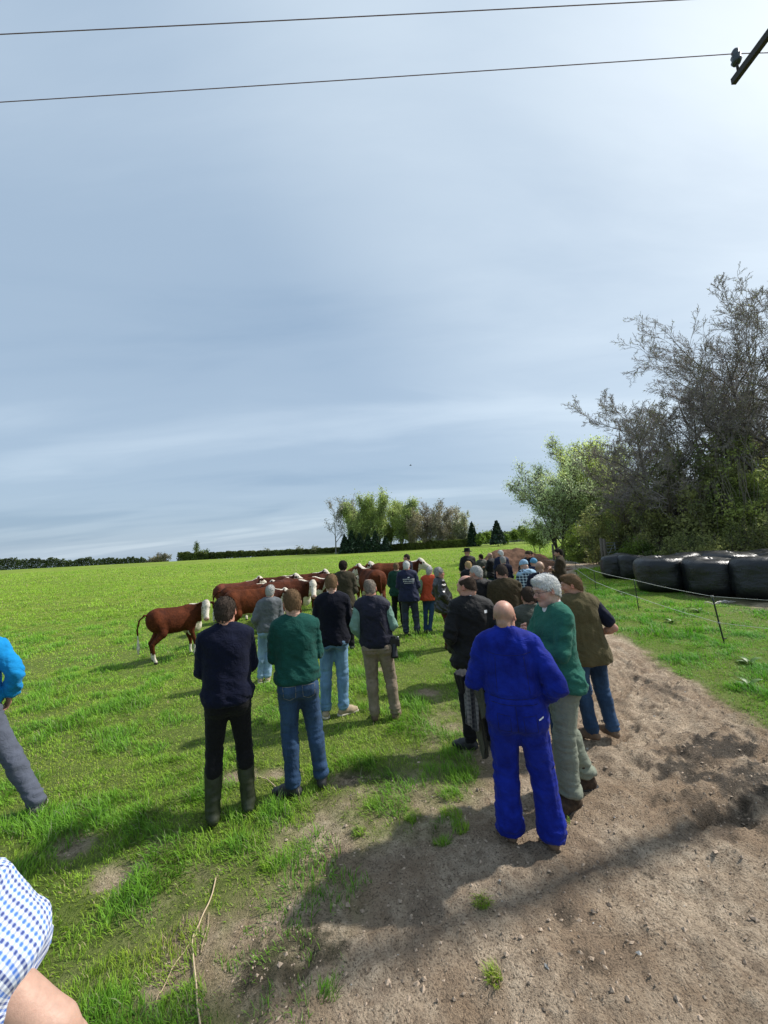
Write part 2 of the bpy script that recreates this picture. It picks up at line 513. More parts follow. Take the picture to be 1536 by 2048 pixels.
PATCHES = [(150, 1690, .16), (240, 1745, .13), (700, 1560, .20), (560, 1545, .12), (480, 1550, .16), (640, 1850, .35), (500, 1870, .22), (760, 1340, .16), (850, 1385, .2), (340, 1950, .18),
           (390, 1870, .2), (1130, 2000, .3), (980, 1700, .2)]
PATCHES = [(G(a, b), r) for a, b, r in PATCHES]
DARKS = [((1440, 1495), .30, .9), ((1340, 1545), .16, .85), ((1520, 1560), .3, .9), ((1430, 1620), .22, .6), ((1460, 1200), .8, .8), ((1560, 1225), .9, .8), ((570, 1915), .17, .8), ((630, 1880), .10, .9), ((612, 1735), .10, .9), ((745, 1545), .28, .8), ((820, 1500), .25, .7), ((1395, 1555), .22, .9), ((1480, 1580), .25, .8), ((1385, 1510), .22, .75),
         ((1305, 1745), .035, 1.), ((1480, 1640), .2, .6), ((1130, 1830), .05, .6), ((1450, 1500), .2, .4), ((1330, 1380), .2, .5), ((640, 1900), .1, .7), ((1120, 1710), .2, .25), ((1180, 1910), .06, .6)]
DARKS = [(G(*a), r, w) for a, r, w in DARKS]
def earth_mask(x, y):
    """0 grass .. 1 bare earth, with a ragged border"""
    P = np.stack([x, y, np.zeros_like(x)], 1)
    d = poly_sdf(x, y, EARTH)
    left = np.clip((1.4 - x) / 1.0, 0, 1)                                     # the field's side is patchy
    n1 = fbm(P, 1.6, 4, 3); n2 = fbm(P, 7.0, 3, 9)
    nn = n1 * (.15 + .75 * left) + n2 * (.08 + .15 * left) - .09 * left
    w = .10 + .26 * left
    m = 1 / (1 + np.exp(np.clip((d - nn) / w * 2.2, -30, 30)))
    db = poly_sdf(x, y, BALE_EARTH)
    m = np.maximum(m, 1 / (1 + np.exp(np.clip((db - n1 * .6) / .12, -30, 30))) * .8)
    for (c, r) in PATCHES:
        q = np.sqrt((x - c[0]) ** 2 + ((y - c[1]) * 1.4) ** 2)
        m = np.maximum(m, .9 / (1 + np.exp(np.clip((q - r - n2 * .12) / .035, -30, 30))))
    return m
def tuft_mask(x, y):
    P = np.stack([x, y, np.zeros_like(x)], 1)
    return fbm(P, 3.0, 3, 41)
def dark_mask(x, y):
    P = np.stack([x, y, np.zeros_like(x)], 1); n = fbm(np.stack([x * .9 + y * .4, (y * .9 - x * .4) * 2.6, x * 0], 1), 6, 3, 77) + .6 * fbm(P, 28, 2, 78); m = np.zeros_like(x)
    for (c, r, w) in DARKS:
        q = np.sqrt((x - c[0]) ** 2 + ((y - c[1]) * 1.3) ** 2)
        m = np.maximum(m, w / (1 + np.exp(np.clip((q - r * (1 + 1.3 * n)) / (r * .10), -30, 30))))
    return m
def relief(x, y, m):
    """lumps and ruts of the earth, soft swell under the grass"""
    P = np.stack([x, y, np.zeros_like(x)], 1)
    e = fbm(P, 3.2, 3, 5) * .034 + fbm(P, 11, 3, 6) * .026 + np.abs(fbm(P, 19, 2, 8)) * .022
    rut = np.exp(-((poly_sdf(x, y, EARTH) + .45) / .18) ** 2) * np.sin(x * 31 + fbm(P, 4, 2, 11) * 5) * .016 * (x > 1.2)
    d_ = np.clip((x - 1.6) / .8, 0, 1) * np.clip((9 - y) / 2, 0, 1)
    Pr = np.stack([x * .9 + y * .5, (y * .9 - x * .5) * 2.6, x * 0], 1)
    e = e + d_ * ((1 - np.abs(fbm(Pr, 2.6, 3, 63)) * 3.0) * .042 + (1 - np.abs(fbm(Pr, 6.5, 2, 64)) * 3) * .012)
    hf = np.clip(fbm(P, 3.6, 2, 71) - .22, 0, 1) * (y < 7); e = e - hf * .10
    g = fbm(P, 1.1, 3, 15) * .03
    return m * (e + rut - .018) + (1 - m) * g
def grow(a, b, h0, f, stop):
    out = [b]; h = h0
    while abs(out[-1]) < stop: out.append(out[-1] + (h if b > 0 else -h)); h *= f
    return out[1:]
gx = np.concatenate([np.array(grow(0, -3.2, .03, 1.045, 2600))[::-1], np.arange(-3.2, 5.2, .026), np.array(grow(0, 5.2, .03, 1.045, 2600))])
gy = np.concatenate([np.array(grow(0, -1.0, .05, 1.3, 60))[::-1], np.arange(-1.0, 5.6, .026), np.array(grow(0, 5.6, .028, 1.022, 2900))])
def build_ground():
    X, Y = np.meshgrid(gx, gy, indexing='ij'); x, y = X.ravel(), Y.ravel()
    m = np.zeros_like(x); dk = np.zeros_like(x); rl = np.zeros_like(x)
    near = (np.abs(x) < 26) & (y < 45) & (y > -6)
    m[near] = earth_mask(x[near], y[near]); dk[near] = dark_mask(x[near], y[near]); rl[near] = relief(x[near], y[near], m[near])
    z = zg(x, y) + rl
    nx, ny = len(gx), len(gy)
    i = np.arange(nx - 1)[:, None] * ny; j = np.arange(ny - 1)[None, :]
    Q = np.stack([i + j, i + ny + j, i + ny + j + 1, i + j + 1], -1).reshape(-1, 4)
    mt, nt, N, L = nodes('ground_soil_and_turf')
    at = N('ShaderNodeAttribute'); at.attribute_name = 'earth'
    ad = N('ShaderNodeAttribute'); ad.attribute_name = 'muck'
    geo = N('ShaderNodeNewGeometry').outputs['Position']
    a = n_noise(N, L, geo, 1.4, 5, .6); b = n_noise(N, L, geo, 14, 6, .65); c = n_noise(N, L, geo, 75, 4, .7); big = n_noise(N, L, geo, .09, 4, .5)
    e = n_mix(N, L, n_range(N, L, b, .3, .7), (.36, .268, .185), (.75, .605, .445))
    e = n_mix(N, L, n_range(N, L, a, .42, .60, 0, .75), e, (.34, .235, .150))
    e = n_mix(N, L, n_range(N, L, n_noise(N, L, geo, 3.3, 5, .65, .6), .50, .66, 0, .65), e, (.235, .175, .125))
    e = n_mix(N, L, n_range(N, L, c, .34, .50, .0, 1.), (.125, .092, .064), e)
    e = n_mix(N, L, ad.outputs['Fac'], e, n_mix(N, L, n_range(N, L, c, .4, .6), (.014, .012, .009), (.055, .042, .028)))
    g1 = n_mix(N, L, n_range(N, L, b, .3, .7), (.10, .135, .014), (.21, .29, .028))
    g1 = n_mix(N, L, n_range(N, L, big, .35, .65), g1, n_mix(N, L, n_range(N, L, a, .3, .7), (.185, .26, .022), (.26, .345, .036)))
    # streaks of thicker and thinner sward seen at a low angle
    st = n_noise(N, L, n_map(N, L, geo, (.35, 1, 1)), .8, 5, .62)
    g1 = n_mix(N, L, n_range(N, L, st, .42, .58, 0, .7), g1, (.125, .185, .02))
    # where blades stand the soil between them is dark
    ab = N('ShaderNodeAttribute'); ab.attribute_name = 'sward'
    g1 = n_mix(N, L, ab.outputs['Fac'], g1, n_mix(N, L, n_range(N, L, b, .35, .65), (.10, .15, .022), (.19, .24, .05)))
    colr = n_mix(N, L, at.outputs['Fac'], g1, e)
    bump = n_math(N, L, 'ADD', n_math(N, L, 'MULTIPLY', b, .6), n_math(N, L, 'MULTIPLY', c, .6))
    rough = n_range(N, L, ad.outputs['Fac'], 0, 1, .95, .6)
    finish(nt, N, L, colr, rough, bump, 1.0, .07, .25)
    o = mesh_from('ground', np.stack([x, y, z], 1), Q, mt, attrs={'earth': m, 'muck': dk, 'sward': np.clip((17 - y) / 9, 0, 1)})
    tag(o, kind='structure')
build_ground()
def height(x, y):
    x = np.atleast_1d(np.asarray(x, float)); y = np.atleast_1d(np.asarray(y, float))
    return zg(x, y) + relief(x, y, earth_mask(x, y))
def h1(x, y): return float(height(x, y)[0])

# ---------------------------------------------------------------- grass blades (one uncountable mass)
def build_grass():
    rng = np.random.default_rng(5)
    bx, by, bl, bw = [], [], [], []
    def band(y0, y1, dens, ln, wd, spread=1.18):
        area = (y1 ** 2 - y0 ** 2) * spread
        n = int(area * dens)
        y = np.sqrt(rng.uniform(y0 ** 2, y1 ** 2, n)); x = rng.uniform(-spread, spread, n) * (y + .35)
        m = earth_mask(x, y); t = tuft_mask(x, y)
        keep = rng.random(n) < np.clip(1.02 - m * 1.35, 0, 1) ** 1.5 * (.62 + .38 * (t > -.15))
        # tufts that stand in the earth
        keep |= (m > .4) & (m < .97) & (x < 1.3) & (y < 7) & (t > .27 + .10 * np.clip(x + .3, 0, 2)) & (rng.random(n) < .35)
        x, y, m, t = x[keep], y[keep], m[keep], t[keep]
        bx.append(x); by.append(y)
        k = (.55 + .75 * np.clip(t + .45, 0, 1)) * (1 - .45 * m) * rng.uniform(.4, 1.45, len(x))
        tt = np.clip((t - .05) * 3.2, 0, 1); worn = np.clip((2.9 - y) / .6, 0, 1) * np.clip((x + 1.9) / .6, 0, 1); k *= (.80 + .75 * tt) * (1 - .42 * worn)
        k *= np.clip(.8 + .5 * fbm(np.stack([x, y, x * 0], 1), .8, 2, 91), .4, 1.5)
        bl.append(ln * k); bw.append(wd * rng.uniform(.7, 1.3, len(x)))
    band(.7, 2.4, 6500, .066, .0042)
    band(2.4, 4.5, 5000, .070, .0052)
    band(4.5, 8, 2400, .074, .0068)
    band(8, 16, 700, .080, .012)
    band(16, 34, 130, .085, .024)
    band(34, 70, 22, .10, .06)
    # small lone tufts on the trodden earth
    for (px, py, n, r) in [(965, 1800, 160, .05), (990, 1945, 140, .04), (825, 1640, 120, .04), (905, 1630, 260, .09), (885, 1680, 160, .06), (600, 1630, 260, .14), (590, 1700, 240, .12), (720, 1665, 110, .05), (930, 1550, 420, .13),
                           (905, 1590, 260, .09), (745, 1610, 120, .06), (655, 1990, 60, .05), (350, 1900, 400, .16), (210, 1980, 500, .18), (360, 2020, 300, .12), (545, 1735, 160, .07), (1130, 1640, 30, .05), (920, 1660, 200, .07),
                           (760, 1560, 300, .2), (830, 1480, 300, .2), (905, 1470, 260, .15)]:
        cx, cy = G(px, py); a = rng.uniform(0, 6.283, n); q = r * np.sqrt(rng.random(n))
        bx.append(cx + q * np.cos(a)); by.append(cy + q * np.sin(a)); bl.append(rng.uniform(.03, .075, n)); bw.append(rng.uniform(.003, .0045, n))
    x = np.concatenate(bx); y = np.concatenate(by); ln = np.concatenate(bl); wd = np.concatenate(bw)
    n = len(x); z = height(x, y)
    P = np.stack([x, y, z - .004], 1)
    az = rng.uniform(0, 6.283, n); lean = rng.uniform(.15, 1.15, n)
    # clumps lean together
    az = az * .45 + 3.1 * fbm(P * np.array([1, 1, 0]), 5, 2, 61) + 1.5
    D = np.stack([np.cos(az) * np.sin(lean), np.sin(az) * np.sin(lean), np.cos(lean)], 1)
    S = np.stack([-np.sin(az), np.cos(az), np.zeros(n)], 1)
    tw = rng.uniform(-.6, .6, n)[:, None]; S = S + np.stack([np.cos(az), np.sin(az), np.zeros(n)], 1) * tw; S /= np.linalg.norm(S, axis=1)[:, None]
    a0 = P - S * wd[:, None] * .5; a1 = P + S * wd[:, None] * .5
    mid = P + D * ln[:, None] * .55 + np.array([0, 0, 1.]) * ln[:, None] * .08
    b0 = mid - S * wd[:, None] * .42; b1 = mid + S * wd[:, None] * .42
    D2 = D.copy(); D2[:, 2] *= .35; D2 /= np.linalg.norm(D2, axis=1)[:, None]
    tip = mid + D2 * ln[:, None] * .5
    V = np.stack([a0, a1, b0, b1, tip], 1).reshape(-1, 3)
    i = np.arange(n) * 5
    Q = np.stack([i, i + 1, i + 3, i + 2], 1); T = np.stack([i + 2, i + 3, i + 4], 1)
    r = rng.random(n); base = np.array([.22, .40, .022]); hi = np.array([.38, .61, .05]); dry = np.array([.46, .41, .20]); dk = np.array([.12, .26, .02])
    patch = np.clip(.5 + .9 * fbm(P * np.array([1, 1, 0]), .55, 3, 33), 0, 1)
    c = base + (hi - base) * np.clip(r * .6 + patch * .5, 0, 1)[:, None]
    q = rng.random(n); near_e = earth_mask(x, y)
    c = np.where((q < .05 + .16 * near_e)[:, None], dry, c); c = np.where(((q > .86))[:, None], dk, c)
    tm = tuft_mask(x, y); tk = np.clip((tm - .05) * 3.2, 0, 1)[:, None]; c = c * (1 - tk * np.array([.36, .16, .2]) * (y < 14)[:, None]); c = c * (1 + np.clip(-tm * 2.0, 0, 1)[:, None] * np.array([.28, .02, .35]))
    right = np.clip((x - 1.5) / 2, 0, 1) * (y < 16)                                  # the verge by the fence is lusher
    c = c * (1 - right[:, None] * np.array([.30, .08, .1]))
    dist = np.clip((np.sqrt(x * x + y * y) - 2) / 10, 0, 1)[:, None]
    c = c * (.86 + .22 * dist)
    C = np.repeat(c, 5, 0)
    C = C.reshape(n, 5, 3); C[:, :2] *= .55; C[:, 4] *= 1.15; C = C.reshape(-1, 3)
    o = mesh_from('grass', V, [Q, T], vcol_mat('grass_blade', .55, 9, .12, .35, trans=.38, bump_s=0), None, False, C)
    tag(o, 'short bright green pasture grass growing across the field and verge', 'grass', kind='stuff')
build_grass()

# broad leaved weeds (docks) in the verge
def dock(px, py, s, label, n=9):
    rng = np.random.default_rng(int(px)); x, y = G(px, py); b = Bag()
    for i in range(n):
        a = rng.uniform(0, 6.28); ln = s * rng.uniform(.6, 1.); t = np.linspace(0, 1, 7)
        el = rng.uniform(.5, 1.2)
        cx = np.cos(a) * ln * t * np.cos(el * (1 - t * .5)); cy = np.sin(a) * ln * t * np.cos(el * (1 - t * .5)); cz = ln * (np.sin(el) * t - .45 * t * t)
        w = ln * .17 * np.sin(np.pi * np.clip(t * .9 + .06, 0, 1)) + .002
        c = np.stack([cx, cy, cz], 1); sd = np.array([-math.sin(a), math.cos(a), 0.])
        up = np.array([0, 0, 1.])
        V = np.concatenate([c - sd * w[:, None] + up * w[:, None] * .35, c, c + sd * w[:, None] + up * w[:, None] * .35])
        k = np.arange(6); Q = np.concatenate([np.stack([k, k + 7, k + 8, k + 1], 1), np.stack([k + 7, k + 14, k + 15, k + 8], 1)])
        b.add(V, Q, None, np.array([.10, .21, .03]) * rng.uniform(.7, 1.3))
    o = b.build('dock_plant', vcol_mat('dock_leaf', .45, 25, .2, .4, trans=.25), None, True, True)
    o.location = (x, y, h1(x, y) + .005)
    tag(o, label, 'weed', 'broad leaved weeds in the verge')
dock(1245, 1192, .28, 'broad leaved weed nearest to the second visible fence post, left of it')
dock(1400, 1225, .26, 'broad leaved weed just left of the tall right hand fence post')
dock(1345, 1245, .22, 'low broad leaved weed midway between the two nearest fence posts')
dock(1500, 1330, .24, 'broad leaved weed in the verge below the wire at the right edge')
dock(1500, 1375, .22, 'pale broad leaved weed at the grass edge of the track, far right')
dock(1195, 1182, .18, 'small weed at the foot of the thin fence post behind the brown gilet man')

# stones and clods on the earth (uncountable)
def build_stones():
    rng = np.random.default_rng(8); n = 30000
    y = np.sqrt(rng.uniform(.7 ** 2, 6.5 ** 2, n)); x = rng.uniform(-.9, 1.25, n) * (y + .3)
    m = earth_mask(x, y); k = (rng.random(n) < np.clip(m * 1.2 - .3, 0, 1)); x, y = x[k], y[k]; n = len(x)
    z = height(x, y)
    r = .0028 + .012 * rng.random(n) ** 9 + .003 * rng.random(n)
    oct_ = np.array([(1, 0, 0), (-1, 0, 0), (0, 1, 0), (0, -1, 0), (0, 0, 1), (0, 0, -1)], float)
    F8 = np.array([(0, 2, 4), (2, 1, 4), (1, 3, 4), (3, 0, 4), (2, 0, 5), (1, 2, 5), (3, 1, 5), (0, 3, 5)])
    S = rng.uniform(.6, 1.4, (n, 1, 3)) * np.array([1, 1, .7]); J = rng.uniform(.7, 1.3, (n, 6, 1))
    a = rng.uniform(0, 6.28, n); ca, sa = np.cos(a)[:, None], np.sin(a)[:, None]
    V = oct_[None] * S * J * r[:, None, None]
    V = np.stack([V[..., 0] * ca - V[..., 1] * sa, V[..., 0] * sa + V[..., 1] * ca, V[..., 2]], -1) + np.stack([x, y, z + r * .25], 1)[:, None]
    T = (F8[None] + (np.arange(n) * 6)[:, None, None]).reshape(-1, 3)
    c = np.array([.42, .325, .24])[None] * rng.uniform(.75, 1.2, (n, 1)); c[rng.random(n) < .012] = (.55, .52, .47)
    o = mesh_from('gravel', V.reshape(-1, 3), T, vcol_mat('stone', .85, 80, .25, .2), None, False, np.repeat(c, 6, 0))
    tag(o, 'small stones and clods of dry earth strewn over the track', 'gravel', kind='stuff')
build_stones()
# ---------------------------------------------------------------- trees
def grow_tree(rng, H, r0, spec, up=.15, gnarl=.12, lean=(0, 0), bend=None):
    """spec: list of levels (count, length ratio, angle, start fraction, points); returns polylines [(pts, radii)] per level"""
    levels = [[] for _ in range(len(spec) + 1)]
    n0 = 9; t = np.linspace(0, 1, n0)
    trunk = np.stack([lean[0] * t ** 1.5 * H + np.cumsum(rng.normal(0, gnarl * .03 * H, n0)) * (t > 0), lean[1] * t ** 1.5 * H + np.cumsum(rng.normal(0, gnarl * .03 * H, n0)) * (t > 0), t * H], 1)
    levels[0].append((trunk, r0 * (1 - t * .97) ** 1.2 + .002, H))
    for li, (cnt, lr, ang, st, npt) in enumerate(spec):
        for (pts, rad, ln) in levels[li]:
            n = len(pts); c = max(2, int(cnt * rng.uniform(.8, 1.2)))
            for q in range(c):
                f = st + (1 - st) * (q + rng.random()) / c
                f = min(f, .985)
                u = f * (n - 1); i = int(u); w = u - i
                p = pts[i] * (1 - w) + pts[min(i + 1, n - 1)] * w
                r = (rad[i] * (1 - w) + rad[min(i + 1, n - 1)] * w)
                d = pts[min(i + 1, n - 1)] - pts[i]; d = d / (np.linalg.norm(d) + 1e-9)
                a = rng.uniform(0, 2 * math.pi); an = math.radians(ang) * rng.uniform(.7, 1.25)
                ref = np.array([0, 0, 1.]) if abs(d[2]) < .9 else np.array([1., 0, 0])
                e1 = np.cross(d, ref); e1 /= np.linalg.norm(e1); e2 = np.cross(d, e1)
                D = d * math.cos(an) + (e1 * math.cos(a) + e2 * math.sin(a)) * math.sin(an)
                L = ln * lr * rng.uniform(.65, 1.2) * (1 - .45 * (f - st) / (1 - st) if li == 0 else 1 - .4 * f)
                P = [p]
                for s in range(npt - 1):
                    D = D + rng.normal(0, gnarl, 3) + np.array([0, 0, up])
                    if bend is not None: D = D + bend
                    D = D / np.linalg.norm(D)
                    P.append(P[-1] + D * L / (npt - 1))
                rr = min(r * .66, L * .022) * np.linspace(1, .16, npt)
                levels[li + 1].append((np.array(P), rr, L))
    return levels
def tubes_fast(bag, polys, sides, rmin, c):
    """all polylines of one length as one batch"""
    by = {}
    for (p, r, l) in polys: by.setdefault(len(p), []).append((p, r))
    for n, lst in by.items():
        P = np.stack([q[0] for q in lst]); R = np.maximum(np.stack([q[1] for q in lst]), rmin)
        T = np.gradient(P, axis=1); T /= np.linalg.norm(T, axis=2)[..., None] + 1e-9
        ref = np.where(np.abs(T[:, :1, 2:3]) < .9, np.array([0, 0, 1.]), np.array([1., 0, 0]))
        U = np.cross(T, np.broadcast_to(ref, T.shape)); U /= np.linalg.norm(U, axis=2)[..., None] + 1e-9
        W = np.cross(T, U); a = np.arange(sides) * 2 * math.pi / sides
        V = P[:, :, None] + R[:, :, None, None] * (U[:, :, None] * np.cos(a)[None, None, :, None] + W[:, :, None] * np.sin(a)[None, None, :, None])
        m = len(lst)
        base = (np.arange(m) * n * sides)[:, None, None] + (np.arange(n - 1) * sides)[None, :, None]
        j = np.arange(sides)[None, None, :]; j2 = (np.arange(sides) + 1)[None, None, :] % sides
        Q = np.stack([base + j, base + j2, base + sides + j2, base + sides + j], -1).reshape(-1, 4)
        bag.add(V.reshape(-1, 3), Q, None, c)
def leaf_quads(rng, P, size, elong=1.6, droop=0.):
    n = len(P)
    A = rng.normal(0, 1, (n, 3)); A[:, 2] -= droop; A /= np.linalg.norm(A, axis=1)[:, None]
    B = np.cross(A, rng.normal(0, 1, (n, 3))); B /= np.linalg.norm(B, axis=1)[:, None] + 1e-9
    s = size * rng.uniform(.6, 1.3, (n, 1))
    V = np.stack([P - B * s * .5, P + A * s * elong * .5 , P + B * s * .5, P - A * s * elong * .5], 1).reshape(-1, 3)
    i = np.arange(n) * 4
    return V, np.stack([i, i + 1, i + 2, i + 3], 1)
def pts_along(rng, polys, n, jitter):
    L = np.array([q[2] for q in polys]); pr = L / L.sum()
    pick = rng.choice(len(polys), n, p=pr); out = np.empty((n, 3))
    f = rng.random(n)
    for k in range(n):
        p = polys[pick[k]][0]; u = f[k] * (len(p) - 1); i = int(u); w = u - i
        out[k] = p[i] * (1 - w) + p[min(i + 1, len(p) - 1)] * w
    return out + rng.normal(0, jitter, (n, 3))
BARK = {}
def bark(name, c): return plain(name, c, .9, 0, .15, .35, 9, .6)
def leafm(name, trans=.35): return vcol_mat(name, .6, 3, .25, .25, trans=trans, bump_s=0)
def make_tree(name, x, y, H, seed, label, cat='tree', group=None, r0=None, spec=None, up=.15, gnarl=.12, lean=(0, 0), barkc=(.12, .10, .09), twigc=None,
              leaves=0, leaf=.06, leafc=(.12, .2, .03), rmin=.006, jitter=.12, droop=0, stems=1, bend=None, leaf_levels=(-1,), z=None, twigmat=None, rot=None):
    rng = np.random.default_rng(seed)
    root = empty(name, (x, y, (zg(x, y) if z is None else z) - .05)); tag(root, label, cat, group)
    tb, cb = Bag(), Bag(); lp = []
    for s in range(stems):
        if stems > 1:
            a = 6.283 * s / stems + rng.uniform(-.5, .5); q = .3 * rng.random()
            ln = (lean[0] + .28 * math.cos(a) * rng.uniform(.5, 1.3), lean[1] + .28 * math.sin(a) * rng.uniform(.5, 1.3)); off = np.array([q * math.cos(a), q * math.sin(a), 0])
        else: ln = lean; off = np.zeros(3)
        lv = grow_tree(rng, H * (.78 if stems == 1 else rng.uniform(.6, .85)), r0 or H * .018, spec, up, gnarl, ln, bend)
        for L_ in lv:
            for k in range(len(L_)): L_[k] = (L_[k][0] + off, L_[k][1], L_[k][2])
        tubes_fast(tb, lv[0], 8, rmin, (1, 1, 1)); tubes_fast(tb, lv[1], 6, rmin, (1, 1, 1))
        for k in range(2, len(lv)): tubes_fast(cb, lv[k], 3, rmin, (1, 1, 1))
        for k in leaf_levels: lp += lv[k]
    tb.build('trunk', bark(name + '_bark_%d' % seed, barkc), root)
    if cb.V: cr = cb.build('crown', bark(name + '_twig_%d' % seed, twigc or barkc), root)
    if leaves:
        P = pts_along(rng, lp, leaves, jitter)
        V, Q = leaf_quads(rng, P, leaf, 1.6, droop)
        k = np.clip(.5 + 1.1 * fbm(P, .55, 3, seed), 0, 1)[:, None]
        c0, c1 = np.array(leafc) * np.array([.55, .62, .7]), np.array(leafc) * 1.35
        c = (c0 + (c1 - c0) * k) * rng.uniform(.7, 1.3, (leaves, 1))
        mesh_from('foliage', V, Q, leafm('leaf_%s_%d' % (name, seed), .5), root, False, np.repeat(c, 4, 0))
    return root
def leaf_cloud(name, x, y, blobs, n, leaf, leafc, seed, label, cat='bush', group=None, twigs=0, z=None, hole=.28, barkc=(.10, .085, .06), trans=.3, flat=.0):
    """a bush: leaves gathered in lumps inside an uneven volume, on stems"""
    rng = np.random.default_rng(seed)
    root = empty(name, (x, y, (zg(x, y) if z is None else z) - .03)); tag(root, label, cat, group)
    B = np.array(blobs, float)   # cx, cy, cz, rx, ry, rz
    vol = B[:, 3] * B[:, 4] * B[:, 5]; pick = rng.choice(len(B), n * 3, p=vol / vol.sum())
    d = rng.normal(0, 1, (n * 3, 3)); d /= np.linalg.norm(d, axis=1)[:, None]
    r = rng.random(n * 3) ** .45
    P = B[pick, :3] + d * r[:, None] * B[pick, 3:6] * (1 + .16 * vnoise(d * 3 + pick[:, None], 1.6, seed))[:, None]
    P = P[P[:, 2] > .02]
    ms = 1.2 / max(.35, float(B[:, 3:6].mean()) * .55)
    nn = fbm(P, ms, 3, seed)
    P = P[nn > hole - .36][:n]
    m = len(P); k = np.clip(.5 + 1.3 * fbm(P, ms * .8, 3, seed + 5), 0, 1)[:, None]
    c0, c1 = np.array(leafc) * np.array([.5, .58, .7]), np.array(leafc) * 1.35
    c = (c0 + (c1 - c0) * k) * rng.uniform(.65, 1.35, (m, 1))
    V, Q = leaf_quads(rng, P, leaf, 1.7)
    sb = Bag(); polys = []
    for i in range(max(4, twigs)):
        b = B[rng.integers(len(B))]; q = rng.normal(0, 1, 3); q /= np.linalg.norm(q); q[2] = abs(q[2])
        e = b[:3] + q * b[3:6] * rng.uniform(.75, 1.12); s = np.array([b[0] * .85 + rng.normal(0, b[3] * .25), b[1] * .85 + rng.normal(0, b[4] * .25), 0])
        t = np.linspace(0, 1, 6)[:, None]; pl = s + (e - s) * t + rng.normal(0, .05, (6, 3)) * np.sin(t * 3.14) * np.linalg.norm(e - s) * .5
        polys.append((pl, np.linspace(.018, .007, 6) * max(.6, np.linalg.norm(e - s) * .3), 1))
    tubes_fast(sb, polys, 4, .004, (1, 1, 1))
    sb.build('stem', bark(name + '_stem', barkc), root)
    mesh_from('foliage', V, Q, leafm('bush_leaf_%s' % name, trans), root, False, np.repeat(c, 4, 0))
    return root

# big leafless trees on the right, behind the bales (x, depth from the photo)
def P_at(px, Y):
    p = at_depth(px, 1100, Y); return float(p[0]), float(Y)
BARE = [(17, .60, 52, .16, 8), (11, .46, 44, .15, 6), (9, .46, 40, .12, 5), (7, .48, 38, .1, 4)]
def bare(px, Y, H, seed, label, lean=(0, 0), **kw):
    x, y = P_at(px, Y)
    return make_tree('bare_tree', x, y, H, seed, label, group='bare trees on the right', r0=H * .019, spec=kw.pop('spec', BARE), lean=lean, up=.06, gnarl=.17, barkc=(.14, .12, .11),
                     twigc=(.28, .24, .225), rmin=.0078, leaves=2600, leaf=.045, leafc=(.26, .27, .10), jitter=.05, **kw)
bare(1325, 21.5, 11.0, 101, 'leafless tree with its crown arching left over the pale green trees', (-.12, 0))
bare(1420, 22.5, 12.6, 102, 'tall leafless tree rising between the arching one and the highest one')
bare(1530, 21.0, 15.6, 103, 'highest leafless tree, cut by the right edge of the photo', (-.04, 0))
bare(1640, 19.0, 14.8, 104, 'leafless tree mostly out of frame whose branches reach in at far right', (-.12, 0))
bare(1270, 25.0, 9.5, 105, 'smallest of the leafless trees, standing just right of the pale green pair', (-.05, 0))
bare(1385, 24.0, 11.6, 108, 'leafless tree filling the gap behind the arching one')
bare(1495, 23.5, 14.2, 109, 'leafless tree just left of and behind the highest one', (-.03, 0))

# pale green trees by the gate
YG = [(12, .52, 36, .14, 8), (9, .50, 38, .18, 6), (8, .5, 36, .15, 5), (5, .5, 34, .1, 4)]
def green(px, Y, H, seed, label, n=10000, lc=(.30, .36, .08), stems=2, **kw):
    x, y = P_at(px, Y)
    return make_tree('budding_tree', x, y, H, seed, label, group='pale green trees by the gate', r0=H * .013, spec=YG, up=.03, gnarl=.13, barkc=(.10, .085, .07),
                     twigc=(.14, .12, .09), rmin=.010, leaves=int(n * 1.8), leaf=.078, leafc=lc, jitter=.26, droop=.8, stems=stems, leaf_levels=(-1,), **kw)
green(1122, 33, 8.6, 201, 'grey green drooping tree, leftmost beside the open wooden gate', 15000, (.62, .70, .36), 4)
green(1178, 35, 11.2, 202, 'taller yellow green tree right behind the leftmost budding tree', 19000, (.66, .74, .22), 5)
green(1235, 31, 7.8, 203, 'lower budding tree at the edge of the leafless trees', 14000, (.58, .66, .26), 4)
green(1075, 46, 4.2, 204, 'small tree behind the field edge, left of the wooden gate', 5000, (.17, .24, .05), 2)

# dense green growth under the bare trees
def thicket(px, Y, w, h, seed, label, lc, n=26000, leaf=.075, hole=.22, d=2.0):
    x, y = P_at(px, Y); rng = np.random.default_rng(seed); bl = []
    for i in range(11):
        u = rng.uniform(-.5, .5); hh = h * rng.uniform(.45, 1) * (1 - .7 * u * u)
        bl.append((u * w, rng.uniform(-.5, .5) * d, hh * .5, w * .22, d * .45, hh * .55))
    return leaf_cloud('thicket', x, y, bl, n, leaf, lc, seed, label, 'bushes', 'green thickets under the bare trees', 340, hole=hole, trans=.5, barkc=(.20, .175, .14))
OL = (.34, .345, .12)
thicket(1185, 29, 3.6, 3.0, 301, 'yellow green thicket beside the metal gate', (.26, .33, .06), 20000)
thicket(1275, 25, 5.0, 6.4, 302, 'olive thicket behind the leftmost bales', OL, 30000, .09)
thicket(1370, 22, 5.6, 7.2, 303, 'tall olive thicket behind the middle bales', (.31, .31, .12), 34000, .09, .3)
thicket(1470, 20, 5.6, 8.2, 304, 'dark thicket under the highest leafless tree', (.28, .285, .105), 34000, .09, .3)
thicket(1575, 18.5, 5.6, 7.0, 305, 'brighter green thicket at the right edge of the photo', (.32, .36, .10), 30000, .08, .3)
thicket(1330, 19.6, 3.2, 2.1, 306, 'low bushy growth directly behind the front bales', (.13, .18, .03), 16000, .055)
thicket(1450, 17.9, 4.2, 2.6, 307, 'bramble bank behind the right hand bales', (.26, .275, .09), 20000, .055)
